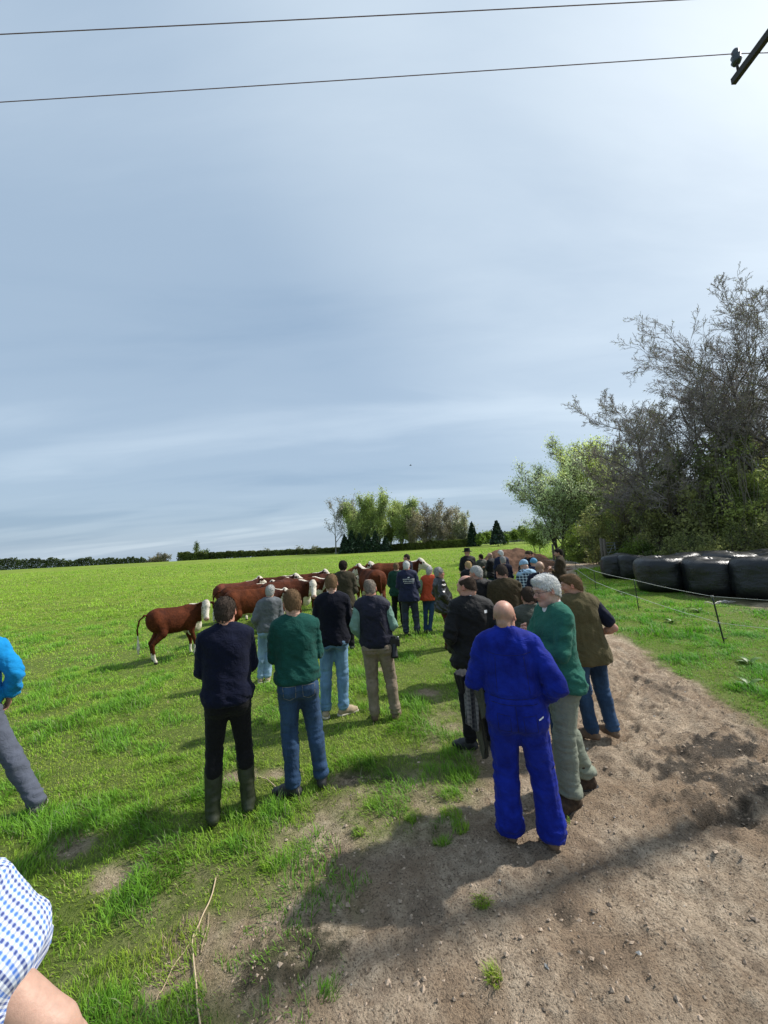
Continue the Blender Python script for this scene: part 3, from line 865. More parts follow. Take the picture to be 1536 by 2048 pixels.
thicket(1560, 16.6, 4.2, 3.0, 308, 'bramble bank at the right end of the bales', (.26, .275, .09), 20000, .055)
bx_, by_ = P_at(1262, 21.0)
leaf_cloud('bush', bx_, by_, [(0, 0, .75, 1.0, .7, .5), (.7, 0, .6, .8, .6, .45)], 9000, .05, (.15, .21, .035), 311, 'bright rounded bush peeping over the leftmost bales', 'bush', None, 20)

# far clump on the field's edge
FT = 92.0
def far_tree(name, px, py_top, Y, seed, label, spec, leaves, leafc, stems=1, barkc=(.16, .14, .12), leaf=.3, up=.12, gnarl=.13, jit=.4, **kw):
    x, y = P_at(px, Y); top = at_depth(px, py_top, Y)[2]; z = float(zg(x, y)); H = top - z
    return make_tree(name, x, y, H, seed, label, group=kw.pop('group', 'trees of the far clump'), r0=H * .014, spec=spec, up=up, gnarl=gnarl, barkc=barkc, twigc=kw.pop('twigc', barkc),
                     rmin=kw.pop('rmin', .028), leaves=leaves, leaf=leaf, leafc=leafc, jitter=jit, stems=stems, **kw)
FB = [(13, .55, 46, .2, 7), (7, .48, 40, .2, 5), (6, .5, 36, .1, 4)]
FP = [(26, .36, 34, .10, 6), (8, .5, 30, .15, 5), (4, .5, 30, .1, 4)]
far_tree('pale_bare_tree', 672, 992, 92, 401, 'pale leafless tree at the left end of the far clump', FB, 700, (.34, .32, .26), barkc=(.26, .24, .22), leaf=.2)
far_tree('pale_bare_tree', 700, 990, 95, 402, 'pale leafless tree just behind the left end of the far clump', FB, 900, (.33, .33, .22), barkc=(.24, .22, .2), leaf=.2)
for i, (px, py, sd) in enumerate([(712, 988, 411), (733, 992, 412), (757, 986, 413), (780, 990, 414), (803, 992, 415), (822, 998, 416)]):
    far_tree('poplar', px, py, 93 + (i % 2) * 4, sd, ['narrow yellow green poplar, first from the left in the far clump', 'second poplar of the far clump, counted from the pale leafless trees', 'tallest of the yellow green poplars, third from the left',
             'fourth yellow green poplar, right of the tallest', 'fifth yellow green poplar of the far clump', 'last poplar, next to the grey brown rounded trees'][i], FP, 10500, (.42, .48, .17), 2, leaf=.22, up=.3, jit=.5, droop=0)
FR = [(17, .46, 44, .08, 7), (9, .48, 40, .12, 5), (7, .5, 38, .1, 4)]
for i, (px, py, sd) in enumerate([(832, 1010, 421), (856, 1004, 422), (880, 1000, 423), (905, 1008, 424), (926, 1024, 425)]):
    far_tree('round_bare_tree', px, py, 92 + (i % 2) * 3, sd, ['grey brown rounded tree touching the poplars', 'second grey brown rounded tree from the poplars', 'highest of the grey brown rounded trees', 'paler rounded tree right of the highest one',
             'lowest rounded tree, beside the dark spruce'][i], FR, 4200, [(.34, .30, .18), (.33, .29, .20), (.36, .32, .22), (.52, .48, .32), (.46, .46, .26)][i], 3, barkc=(.30, .26, .22), leaf=.20, jit=.35)
def conifer(px, py_top, Y, w, seed, label, lc=(.022, .045, .022), n=5200, group=None, leaf=.34, skirt=.06):
    rng = np.random.default_rng(seed); x, y = P_at(px, Y); z = float(zg(x, y)); H = at_depth(px, py_top, Y)[2] - z
    root = empty('conifer', (x, y, z - .05)); tag(root, label, 'tree', group)
    b = Bag(); b.tube([(0, 0, 0), (0, 0, H * .5), (0, 0, H * .97)], [.02 * H, .012 * H, .01], 8); b.build('trunk', bark('conifer_bark', (.09, .065, .05)), root)
    t = skirt + (1 - skirt) * (1 - np.sqrt(rng.random(n))); t = np.clip(t, skirt, 1)
    tier = np.floor(t * 13) / 13; fr = (t * 13) % 1
    rad = w * (1 - t) ** .85 * (.72 + .45 * (1 - fr)) + .05
    a = rng.uniform(0, 6.283, n); spoke = .72 + .35 * np.sin(a * 9 + tier * 61) ** 2
    q = rad * np.sqrt(rng.uniform(.15, 1, n)) * spoke
    P = np.stack([q * np.cos(a), q * np.sin(a), t * H - q * .22 + .1], 1)
    V, Q = leaf_quads(rng, P, leaf, 1.9)
    c = np.array(lc) * rng.uniform(.5, 1.7, (n, 1))
    mesh_from('crown', V, Q, leafm('needles', .1), root, False, np.repeat(c, 4, 0))
    return root
CG = 'dark conifers at the foot of the far clump'
for i, (px, py, w) in enumerate([(690, 1070, 1.6), (704, 1060, 1.8), (720, 1066, 1.6), (737, 1068, 1.5), (752, 1062, 1.7), (772, 1072, 1.4)]):
    conifer(px, py, 89.5, w, 500 + i, ['dark conifer at the left foot of the far clump', 'second dark conifer under the pale leafless trees', 'dark conifer under the first poplar', 'lower dark conifer under the second poplar',
            'dark conifer under the tallest poplar', 'last dark conifer under the poplars'][i], (.03, .055, .03), group=CG, n=3800)
conifer(947, 1044, 88, 1.6, 510, 'dark pointed spruce at the right end of the far clump')
conifer(997, 1041, 78, 1.7, 511, 'lone blue grey spruce standing in the open field', (.035, .055, .04), skirt=.16)

# hedges along the far edge of the field
def hedge(name, p0, p1, depth0, depth1, top0, top1, seed, label, lc, n, leaf=.26, dens_var=.18):
    rng = np.random.default_rng(seed)
    a = at_depth(p0, 1100, depth0); b = at_depth(p1, 1100, depth1)
    L = math.hypot(b[0] - a[0], b[1] - a[1]); c = ((a[0] + b[0]) / 2, (a[1] + b[1]) / 2)
    root = empty(name, (c[0], c[1], float(zg(*c)))); tag(root, label, 'hedge')
    u = rng.random(n); x = a[0] + (b[0] - a[0]) * u; y = a[1] + (b[1] - a[1]) * u
    za = at_depth(p0, top0, depth0)[2]; zb = at_depth(p1, top1, depth1)[2]
    g = zg(x, y); top = za + (zb - za) * u - g
    U = np.stack([u * L, u * 0, u * 0], 1)
    top = top * (1 + dens_var * fbm(U, .35, 4, seed) + .10 * vnoise(U, 2.2, seed))
    v = rng.random(n) ** .6; w = .9 * (1 - .35 * v ** 3)
    nrm = np.array([-(b[1] - a[1]), b[0] - a[0]]) / L; s = (rng.random(n) * 2 - 1); s = np.sign(s) * np.abs(s) ** .5 * w
    P = np.stack([x + nrm[0] * s - c[0], y + nrm[1] * s - c[1], g + v * top - root.location.z], 1)
    V, Q = leaf_quads(rng, P, leaf, 1.5)
    k = np.clip(.5 + .9 * fbm(P, .5, 3, seed), 0, 1)[:, None]
    cc = np.array(lc) * (.55 + .8 * k) * rng.uniform(.6, 1.4, (n, 1))
    mesh_from('foliage', V, Q, leafm('hedge_leaf', .25), root, False, np.repeat(cc, 4, 0))
hedge('hedge', 358, 690, 118, 98, 1107, 1096, 601, 'long clipped hedge from the gap by the flat topped tree to the far clump', (.12, .15, .04), 34000)
hedge('hedge', 690, 945, 98, 88, 1096, 1078, 602, 'hedge running along the foot of the far clump', (.14, .17, .035), 26000)
hedge('hedge', -260, 330, 128, 150, 1122, 1116, 603, 'dark straight hedge along the left part of the skyline', (.09, .12, .045), 46000, .28)
far_tree('flat_topped_tree', 321, 1102, 140, 611, 'flat topped spreading tree in the gap between the hedges', [(16, .75, 70, .3, 6), (8, .5, 45, .2, 5), (6, .5, 40, .1, 4)], 2600, (.24, .22, .14), leaf=.26, up=.02, jit=.3, group=None, barkc=(.2, .17, .14), rmin=.04)
far_tree('thin_dead_tree', 392, 1078, 116, 612, 'thin dead tree sticking up out of the long hedge', [(8, .3, 40, .2, 5), (4, .4, 40, .2, 4)], 900, (.14, .18, .06), leaf=.2, group=None, barkc=(.24, .22, .2), rmin=.035, jit=.3)
far_tree('hedge_shrub', 405, 1100, 117, 613, 'small leafy shrub above the hedge beside the thin dead tree', FR, 1500, (.16, .21, .05), 2, leaf=.24, group=None)
for i, (px, py) in enumerate([(530, 1098), (600, 1094), (632, 1093)]):
    far_tree('hedge_shrub', px, py, 109 - i * 4, 620 + i, ['sprig growing out of the middle of the long hedge', 'bare shrub above the hedge, left of the far clump', 'pale shrub above the hedge touching the far clump'][i], FR, 700, (.22, .22, .12), 2, leaf=.22, group=None)
# rows of young field trees on the right of the spruce, and trees on the hillside beyond
rngo = np.random.default_rng(77)
OR = ['young field tree, first right of the dark spruce', 'second young tree in the row right of the dark spruce', 'third young tree of the row, before the lone spruce', 'young tree just right of the lone spruce', 'bright green young tree, second after the lone spruce',
      'darker young tree in the middle of the far row', 'thin young tree right of the darker one', 'yellowish young tree near the end of the far row', 'young tree of the far row beside the wooden gate', 'last young tree of the far row, under the drooping tree', 'young tree hidden partly by the drooping tree']
for i, px in enumerate([963, 975, 986, 1012, 1030, 1047, 1060, 1072, 1084, 1097, 1110]):
    far_tree('young_tree', px, 1068 - (i % 3) * 4 - (6 if i > 3 else 0), 84 + 3 * (i % 3), 700 + i, OR[i], [(9, .5, 45, .3, 5), (6, .5, 40, .15, 4)], 1500, [(.17, .25, .045), (.21, .29, .05), (.10, .13, .05)][i % 3], 1, leaf=.26, jit=.3, group='young trees in rows beyond the field')
WN = 'woodland on the far hills'
def woodland():
    rng = np.random.default_rng(9); P = []
    for k in range(900):
        y = rng.uniform(300, 640); x = y * rng.uniform(.12, .75)
        z = float(zg(x, y)); r = rng.uniform(3, 7)
        m = 60; d = rng.normal(0, 1, (m, 3)); d /= np.linalg.norm(d, axis=1)[:, None]; d[:, 2] = np.abs(d[:, 2])
        P.append(np.array([x, y, z]) + d * r * rng.uniform(.5, 1.05, (m, 1)))
    P = np.concatenate(P); V, Q = leaf_quads(rng, P, 2.6, 1.3)
    c = np.array((.10, .125, .075)) * rng.uniform(.6, 1.4, (len(P), 1))
    o = mesh_from('woodland', V, Q, leafm('woodland_leaf', .2), None, False, np.repeat(c, 4, 0)); tag(o, 'distant woods covering the hills on the right horizon', 'woodland', kind='stuff')
woodland()
# ---------------------------------------------------------------- wrapped silage bales
def film_mat():
    m, nt, N, L = nodes('black_bale_film')
    tc = N('ShaderNodeTexCoord').outputs['Object']
    a = n_noise(N, L, n_map(N, L, tc, (1, 1, 3.2)), 2.6, 5, .6, 1.2); b = n_noise(N, L, n_map(N, L, tc, (1, 1, .6)), 9, 5, .65, 2.0)
    dust = n_noise(N, L, tc, 5, 5, .6)
    colr = n_mix(N, L, n_range(N, L, dust, .5, .8, 0, .4), (.009, .010, .012), (.028, .029, .030))
    h = n_math(N, L, 'ADD', a, n_math(N, L, 'MULTIPLY', b, .7))
    finish(nt, N, L, colr, n_range(N, L, dust, .3, .75, .24, .44), h, .35, .05, .5)
    return m
FILM = film_mat()
def bale(x, y, r, h, seed, label, group='black wrapped bales in rows', mat=None, squash=1.0):
    rng = np.random.default_rng(seed); na, nz = 72, 56
    prof = []
    for i in range(nz):
        t = i / (nz - 1) * 3.0
        if t < 1: prof.append((t, 1.0, 1))                        # top disc
        elif t < 2: prof.append((1.0, 1 - (t - 1), 0))
        else: prof.append((3 - t, 0.0, -1))
    pts = []
    for i in range(nz):
        s = i / (nz - 1); th = math.pi * s
        # superellipse section
        c, q = math.sin(th), math.cos(th); n = 5.0
        k = (abs(c) ** n + abs(q) ** n) ** (-1 / n)
        pts.append((c * k, q * k))
    pts = np.array(pts); a = np.arange(na) * 2 * math.pi / na
    R = np.outer(pts[:, 0], np.ones(na)) * r; Z = np.outer(pts[:, 1], np.ones(na)) * h / 2 + h / 2
    D = np.stack([np.cos(a)[None] * (pts[:, 0:1] + .001), np.sin(a)[None] * (pts[:, 0:1] + .001), np.outer(pts[:, 1], np.ones(na))], -1).reshape(-1, 3)
    dn = fbm(D + seed, 1.1, 3, seed).reshape(nz, na) * .07 + fbm(D * np.array([1, 1, 3.]) + seed, 3.5, 3, seed + 3).reshape(nz, na) * .010
    dn += .014 * np.abs(fbm(D * np.array([2, 2, .6]) + seed, 3, 2, seed + 8)).reshape(nz, na)
    R = R * (1 + dn) * squash; Z = Z * (1 + dn * .7) + .05 * np.cos(a + seed)[None] * (Z / h); Z = np.maximum(Z, .0)
    V = np.stack([R * np.cos(a)[None] * (1 + .05 * math.sin(seed)), R * np.sin(a)[None], Z], -1).reshape(-1, 3)
    i = np.arange(nz - 1)[:, None] * na; j = np.arange(na)[None, :]; j2 = (j + 1) % na
    Q = np.stack([i + j, i + na + j, i + na + j2, i + j2], -1).reshape(-1, 4)
    o = mesh_from('wrapped_bale', V, Q, mat or FILM); o.location = (x, y, h1(x, y) - .03); o.rotation_euler = (rng.normal(0, .02), rng.normal(0, .02), rng.uniform(0, 6))
    tag(o, label, 'bale', group)
    return o
BP = []
def bale_px(px, py, back, r, h, seed, label):
    x, y = G(px, py); d = math.hypot(x, y); x += x / d * back; y += y / d * back; BP.append((x, y)); return bale(x, y, r, h, seed, label)
bale_px(1234, 1158, .62, .62, 1.12, 1, 'leftmost bale of the black wrapped bales, by the metal gate')
bale_px(1267, 1160, .62, .60, 1.10, 2, 'second black bale from the left end, half behind the big front one')
bale_px(1331, 1187, .80, .82, 1.20, 3, 'biggest black bale, at the front left corner of the rows')
bale_px(1430, 1195, .80, .80, 1.20, 4, 'front row black bale just right of the big corner bale')
bale_px(1537, 1205, .80, .82, 1.24, 5, 'front row black bale cut by the right edge of the photo')
x0, y0 = BP[2]; ex = np.array([BP[4][0] - x0, BP[4][1] - y0]); ex /= np.linalg.norm(ex); ey = np.array([-ex[1], ex[0]])
if ey[1] < 0: ey = -ey
rowl = ['second row', 'third row']
colw = ['far left', 'left', 'middle', 'right', 'far right']
for r_ in range(2):
    for c_ in range(5):
        q = np.array([x0, y0]) + ex * (1.62 * c_ + .35 * r_ - .3) + ey * (1.60 * (r_ + 1))
        bale(q[0], q[1], .78, 1.20 + .05 * ((c_ * 7 + r_ * 3) % 3), 20 + r_ * 5 + c_, 'black bale in the %s, its top showing behind the front bales at %s' % (rowl[r_], colw[c_]))
for c_ in range(2):
    q = np.array([x0, y0]) + ex * (1.62 * (c_ + 3.9)) - ey * .05
    bale(q[0], q[1], .80, 1.24, 40 + c_, ['front row black bale just outside the photo on the right', 'last front row black bale on the right'][c_])
# torn film and litter by the bales
bag = Bag(); rg = np.random.default_rng(4); x, y = G(1440, 1206)
for i in range(5):
    a = rg.uniform(0, 6.28); t = np.linspace(0, 1, 7); p = np.stack([t * .4 * math.cos(a) + .1 * np.sin(t * 6), t * .3 * math.sin(a), .03 + .04 * np.sin(t * 9 + i)], 1)
    bag.tube(p, .022 * (1 - .6 * t), 5)
o = bag.build('plastic_scrap', plain('pale_plastic', (.55, .5, .45), .5)); o.location = (x, y, h1(x, y)); tag(o, 'crumpled pale plastic wrap lying in front of the bales', 'litter')

# ---------------------------------------------------------------- electric fence
POST = plain('post_plastic', (.018, .028, .022), .45)
INSU = plain('insulator', (.25, .25, .24), .4)
posts = []
def fpost(base, top, label, r=.011):
    x, y = G(*base); g = h1(x, y); T = at_depth(top[0], top[1], y)
    H = T[2] - g; dx = T[0] - x
    root = empty('fence_post', (x, y, g)); tag(root, label, 'fence post', 'electric fence posts')
    s = Bag(); n = 7; pts = [(dx * t, 0, H * t) for t in np.linspace(0, 1, n)]; pts[0] = (-dx * .08, 0, -.08)
    s.tube(pts, [r * .7] + [r] * (n - 1), 8); s.box((dx * .12 + .03, 0, H * .12), (.07, .012, .02)); s.build('stake', POST, root)
    hooks = []
    for f in (1.0, .46):
        b = Bag(); p = np.array([dx * f, -.0, H * f - .015]); a = np.linspace(0, 5, 9)
        b.tube([(p[0] + .02 * math.cos(q), p[1] - .012 + .018 * math.sin(q), p[2]) for q in a], .004, 6); b.tube([(p[0], p[1], p[2] - .02), (p[0], p[1], p[2] + .015)], r * 1.5, 8)
        b.build('insulator', INSU, root); hooks.append(np.array([x + p[0], y - .02, g + p[2]]))
    posts.append(hooks); return root
fpost((1449, 1288), (1424, 1191), 'tall leaning black fence post nearest on the right', .0135)
fpost((1278, 1221), (1268, 1159), 'fence post standing in front of the big corner bale')
fpost((1192, 1182), (1188, 1141), 'thin fence post just behind the man in the olive gilet')
fpost((1153, 1149), (1151, 1124), 'farthest visible fence post, beside the leftmost bale')
# the line goes on out of frame on the right
x, y = 7.6, 5.0; g = h1(x, y); root = empty('fence_post', (x, y, g)); tag(root, 'fence post just outside the photo on the right', 'fence post', 'electric fence posts')
b = Bag(); b.tube([(.05, 0, -.1), (0, 0, .45), (-.05, 0, .93)], .0135, 8); b.build('stake', POST, root)
end = [np.array([x - .05, y, g + .92]), np.array([x - .02, y, g + .43])]
WIRE = plain('white_polywire', (.62, .63, .58), .5)
for k, lb in ((0, 'upper white electric wire strung along the top of the fence posts'), (1, 'lower white electric wire strung halfway up the fence posts')):
    pts = []
    seq = [end[k]] + [p[k] for p in posts]
    for a, c in zip(seq[:-1], seq[1:]):
        for t in np.linspace(0, 1, 12)[:-1]: q = a + (c - a) * t; q = q - np.array([0, 0, .02 * math.sin(t * math.pi)]); pts.append(q)
    pts.append(seq[-1]); pts.append(seq[-1] + np.array([-.4, 7.0, .1]))
    b = Bag(); b.tube(pts, np.clip(np.array([p[1] for p in pts]) * .00045, .0028, .006), 6)
    o = b.build('fence_wire', WIRE); tag(o, lb, 'wire', 'electric fence wires')

# ---------------------------------------------------------------- gates and posts by the trees
WOOD = plain('weathered_wood', (.17, .145, .115), .9, 0, .1, .35, 18, .5)
GALV = plain('galvanised_steel', (.42, .44, .45), .45, .6, .5, .12, 20, .15)
x0, y0 = P_at(1213, 24.0); x1, y1 = P_at(1248, 24.6)
g = float(zg(x0, y0)); L_ = math.hypot(x1 - x0, y1 - y0); rz = math.atan2(y1 - y0, x1 - x0)
root = empty('field_gate', (x0, y0, g), rz); tag(root, 'galvanised metal field gate between two wooden posts beside the bales', 'gate')
b = Bag()
for z in (.25, .42, .60, .80, 1.0, 1.18): b = Bag(); b.tube([(0, 0, z + .25), (L_, 0, z + .25)], .018, 8); b.build('rail', GALV, root)
for xx in (0, L_ / 2, L_): b = Bag(); b.tube([(xx, 0, .48), (xx, 0, 1.45)], .022, 8); b.build('upright', GALV, root)
b = Bag(); b.tube([(0, 0.03, .5), (L_ / 2, .03, 1.42), (L_, .03, .5)], .014, 6); b.build('brace', GALV, root)
def wpost(px, Y, h, r, label, tilt=0.):
    x, y = P_at(px, Y); b = Bag(); b.tube([(0, 0, -.2), (tilt * .5, 0, h * .5), (tilt, .0, h)], [r, r * .97, r * .93], 10); o = b.build('wooden_post', WOOD); o.location = (x, y, float(zg(x, y)))
    tag(o, label, 'post', 'wooden posts by the gates')
wpost(1204, 24, 1.75, .10, 'thick wooden post left of the metal gate'); wpost(1210, 23.8, 1.7, .09, 'slimmer wooden post right against the metal gate hinge'); wpost(1253, 24.6, 1.75, .10, 'wooden post at the right end of the metal gate')
x0, y0 = P_at(1106, 30.5); g = float(zg(x0, y0)); root = empty('wooden_gate', (x0, y0, g), math.radians(12)); tag(root, 'small open wooden gate with a slanting brace under the drooping tree', 'gate')
b = Bag(); b.box((0, 0, .55), (.12, .10, 1.6)); b.build('post', WOOD, root, False); b = Bag(); b.box((.95, 0, .60), (.10, .10, 1.2)); b.build('post', WOOD, root, False)
for z in (.45, .75): b = Bag(); b.box((.5, .07, z), (1.0, .03, .09)); b.build('rail', WOOD, root, False)
b = Bag(); b.box((.48, .11, .98), (1.15, .03, .09), ry=-.42); b.build('brace', WOOD, root, False)

# ---------------------------------------------------------------- heap of red earth
def heap():
    x, y = P_at(1017, 25.0); n = 110; u = np.linspace(-4.4, 4.4, n); X, Y = np.meshgrid(u, u * .8, indexing='ij'); X, Y = X.ravel(), Y.ravel()
    P = np.stack([X, Y, X * 0], 1); r = np.sqrt((X / 2.0) ** 2 + (Y / 1.9) ** 2)
    z = 1.52 * np.exp(-(r ** 2.1) * .95) + .30 * np.exp(-(((X - 2.0) / 1.5) ** 2 + (Y / 1.5) ** 2)); z = z * (1 + .22 * fbm(P, .9, 3, 2)) + (.10 * fbm(P, 3, 4, 5) + .05 * np.abs(vnoise(P, 9, 3))) * np.clip(z * 2.5, 0, 1)
    z = z + zg(x + X, y + Y) - float(zg(x, y)) - .13
    i = np.arange(n - 1)[:, None] * n; j = np.arange(n - 1)[None, :]; Q = np.stack([i + j, i + n + j, i + n + j + 1, i + j + 1], -1).reshape(-1, 4)
    m, nt, N, L = nodes('red_earth'); tc = N('ShaderNodeTexCoord').outputs['Object']; a = n_noise(N, L, tc, 3, 6, .65); c = n_noise(N, L, tc, 22, 4, .6)
    col = n_mix(N, L, n_range(N, L, a, .3, .7), (.115, .062, .040), (.22, .125, .082)); finish(nt, N, L, col, .95, n_math(N, L, 'ADD', a, c), .8, .06, .1)
    o = mesh_from('earth_heap', np.stack([X, Y, z], 1), Q, m); o.location = (x, y, float(zg(x, y))); tag(o, 'heap of reddish brown earth in the field beyond the crowd', 'earth heap')
heap()

# ---------------------------------------------------------------- power line
DARKM = plain('pole_timber', (.05, .045, .05), .85); CERA = plain('insulator_glaze', (.03, .045, .06), .3, 0, .6)
PX, PY = 5.07, 3.95
root = empty('power_pole', (PX, PY, h1(PX, PY))); tag(root, 'dark cross arm of a power pole reaching in at the top right corner', 'power pole')
b = Bag(); b.tube([(0, 0, -.5), (0, 0, 4), (0, 0, 8.35)], [.115, .10, .085], 14); b.build('pole', DARKM, root)
ARM_Z = 8.02
b = Bag(); b.box((-.15, .05, ARM_Z), (.06, 1.10, .085)); b.build('cross_arm', DARKM, root, False)
for i, yy in enumerate((.52, -.02, -.42)):
    r = Bag(); r.tube([(-.15, yy, ARM_Z + .06), (-.15, yy, ARM_Z + .20)], .014, 8)
    ii = r.build('insulator_pin', DARKM, root)
    k = Bag(); k.tube([(-.15, yy, ARM_Z + .16), (-.15, yy, ARM_Z + .20), (-.15, yy, ARM_Z + .23), (-.15, yy, ARM_Z + .27), (-.15, yy, ARM_Z + .30), (-.15, yy, ARM_Z + .34), (-.15, yy, ARM_Z + .37)], [.04, .058, .043, .055, .035, .042, .024], 14)
    k.build('insulator', CERA, root)
CABLE = plain('cable', (.26, .15, .21), .6)
for i, (yy, lb) in enumerate([(.52, 'lower of the two overhead wires, tied to the cross arm insulator'), (-.02, 'upper overhead wire crossing the top of the photo'), (-.42, 'third overhead wire of the pole, above the photo')]):
    z0 = ARM_Z + .31 + h1(PX, PY); pts = []
    for s, far in ((-1, -46), (1, 40)):
        seg = [(PX - .15 + (far - PX) * t, PY + yy - (.55 * t if (s == -1 and i == 1) else 0), z0 - .24 * 4 * t * (1 - t)) for t in np.linspace(0, 1, 40)]
        pts = (seg[::-1] + pts) if s == -1 else pts + seg[1:]
    b = Bag(); b.tube(pts, .0055, 6); o = b.build('overhead_wire', CABLE); tag(o, lb, 'wire', 'overhead power wires')

# ---------------------------------------------------------------- twine and sticks on the ground, a bird
def ground_string(name, pxs, r, c, label, cat):
    pts = []
    for p in pxs: x, y = G(*p); pts.append((x, y))
    pts = np.array(pts); t = np.linspace(0, len(pts) - 1, len(pts) * 7); k = np.arange(len(pts))
    X = np.interp(t, k, pts[:, 0]); Y = np.interp(t, k, pts[:, 1])
    for it in range(3): X[1:-1] = (X[:-2] + X[1:-1] * 2 + X[2:]) / 4; Y[1:-1] = (Y[:-2] + Y[1:-1] * 2 + Y[2:]) / 4
    Z = height(X, Y) + r * .8 + .008
    Z[1:-1] = np.maximum(Z[1:-1], (Z[:-2] + Z[2:]) / 2)
    b = Bag(); b.tube(np.stack([X, Y, Z], 1), r, 7); o = b.build(name, plain(name + '_m', c, .8)); tag(o, label, cat)
ground_string('twine', [(432, 1758), (425, 1790), (415, 1815), (395, 1850), (384, 1880), (388, 1930), (393, 1975), (394, 2010), (402, 2060)], .0042, (.52, .40, .26), 'long pale orange twine lying down the bottom left', 'twine')
ground_string('dry_stem', [(395, 1868), (370, 1895), (345, 1930), (322, 1975), (312, 1998)], .0028, (.42, .32, .2), 'thin dry stem branching off left of the twine', 'twig')
ground_string('dry_stem', [(418, 1825), (416, 1850), (405, 1890), (402, 1905)], .002, (.42, .32, .2), 'short dry stem right beside the twine', 'twig')
ground_string('twine', [(517, 1556), (532, 1560), (545, 1572), (552, 1580), (548, 1592)], .0042, (.50, .40, .27), 'short loop of pale twine by the dark shoe of the green jumper man', 'twine')
def bird():
    p = at_depth(821, 931, 60.0); b = Bag()
    b.tube([(-.18, 0, 0), (-.08, 0, .02), (.06, 0, .03), (.16, 0, .03), (.22, 0, .03)], [.01, .05, .06, .035, .008], 8)
    for s in (-1, 1):
        V = np.array([(.08, s * .03, .03), (-.06, s * .03, .03), (.05, s * .22, .12), (-.06, s * .22, .11), (-.03, s * .45, .06), (-.08, s * .44, .06)]); V2 = V + np.array([0, 0, .012])
        b.add(np.vstack([V, V2]), [(0, 1, 3, 2), (2, 3, 5, 4), (6, 8, 9, 7), (8, 10, 11, 9), (0, 2, 8, 6), (2, 4, 10, 8), (1, 7, 9, 3), (3, 9, 11, 5), (4, 5, 11, 10), (0, 6, 7, 1)])
    o = b.build('bird', plain('bird_feather', (.03, .03, .035), .7)); o.location = tuple(p); tag(o, 'tiny dark bird flying in the open sky', 'bird')
bird()
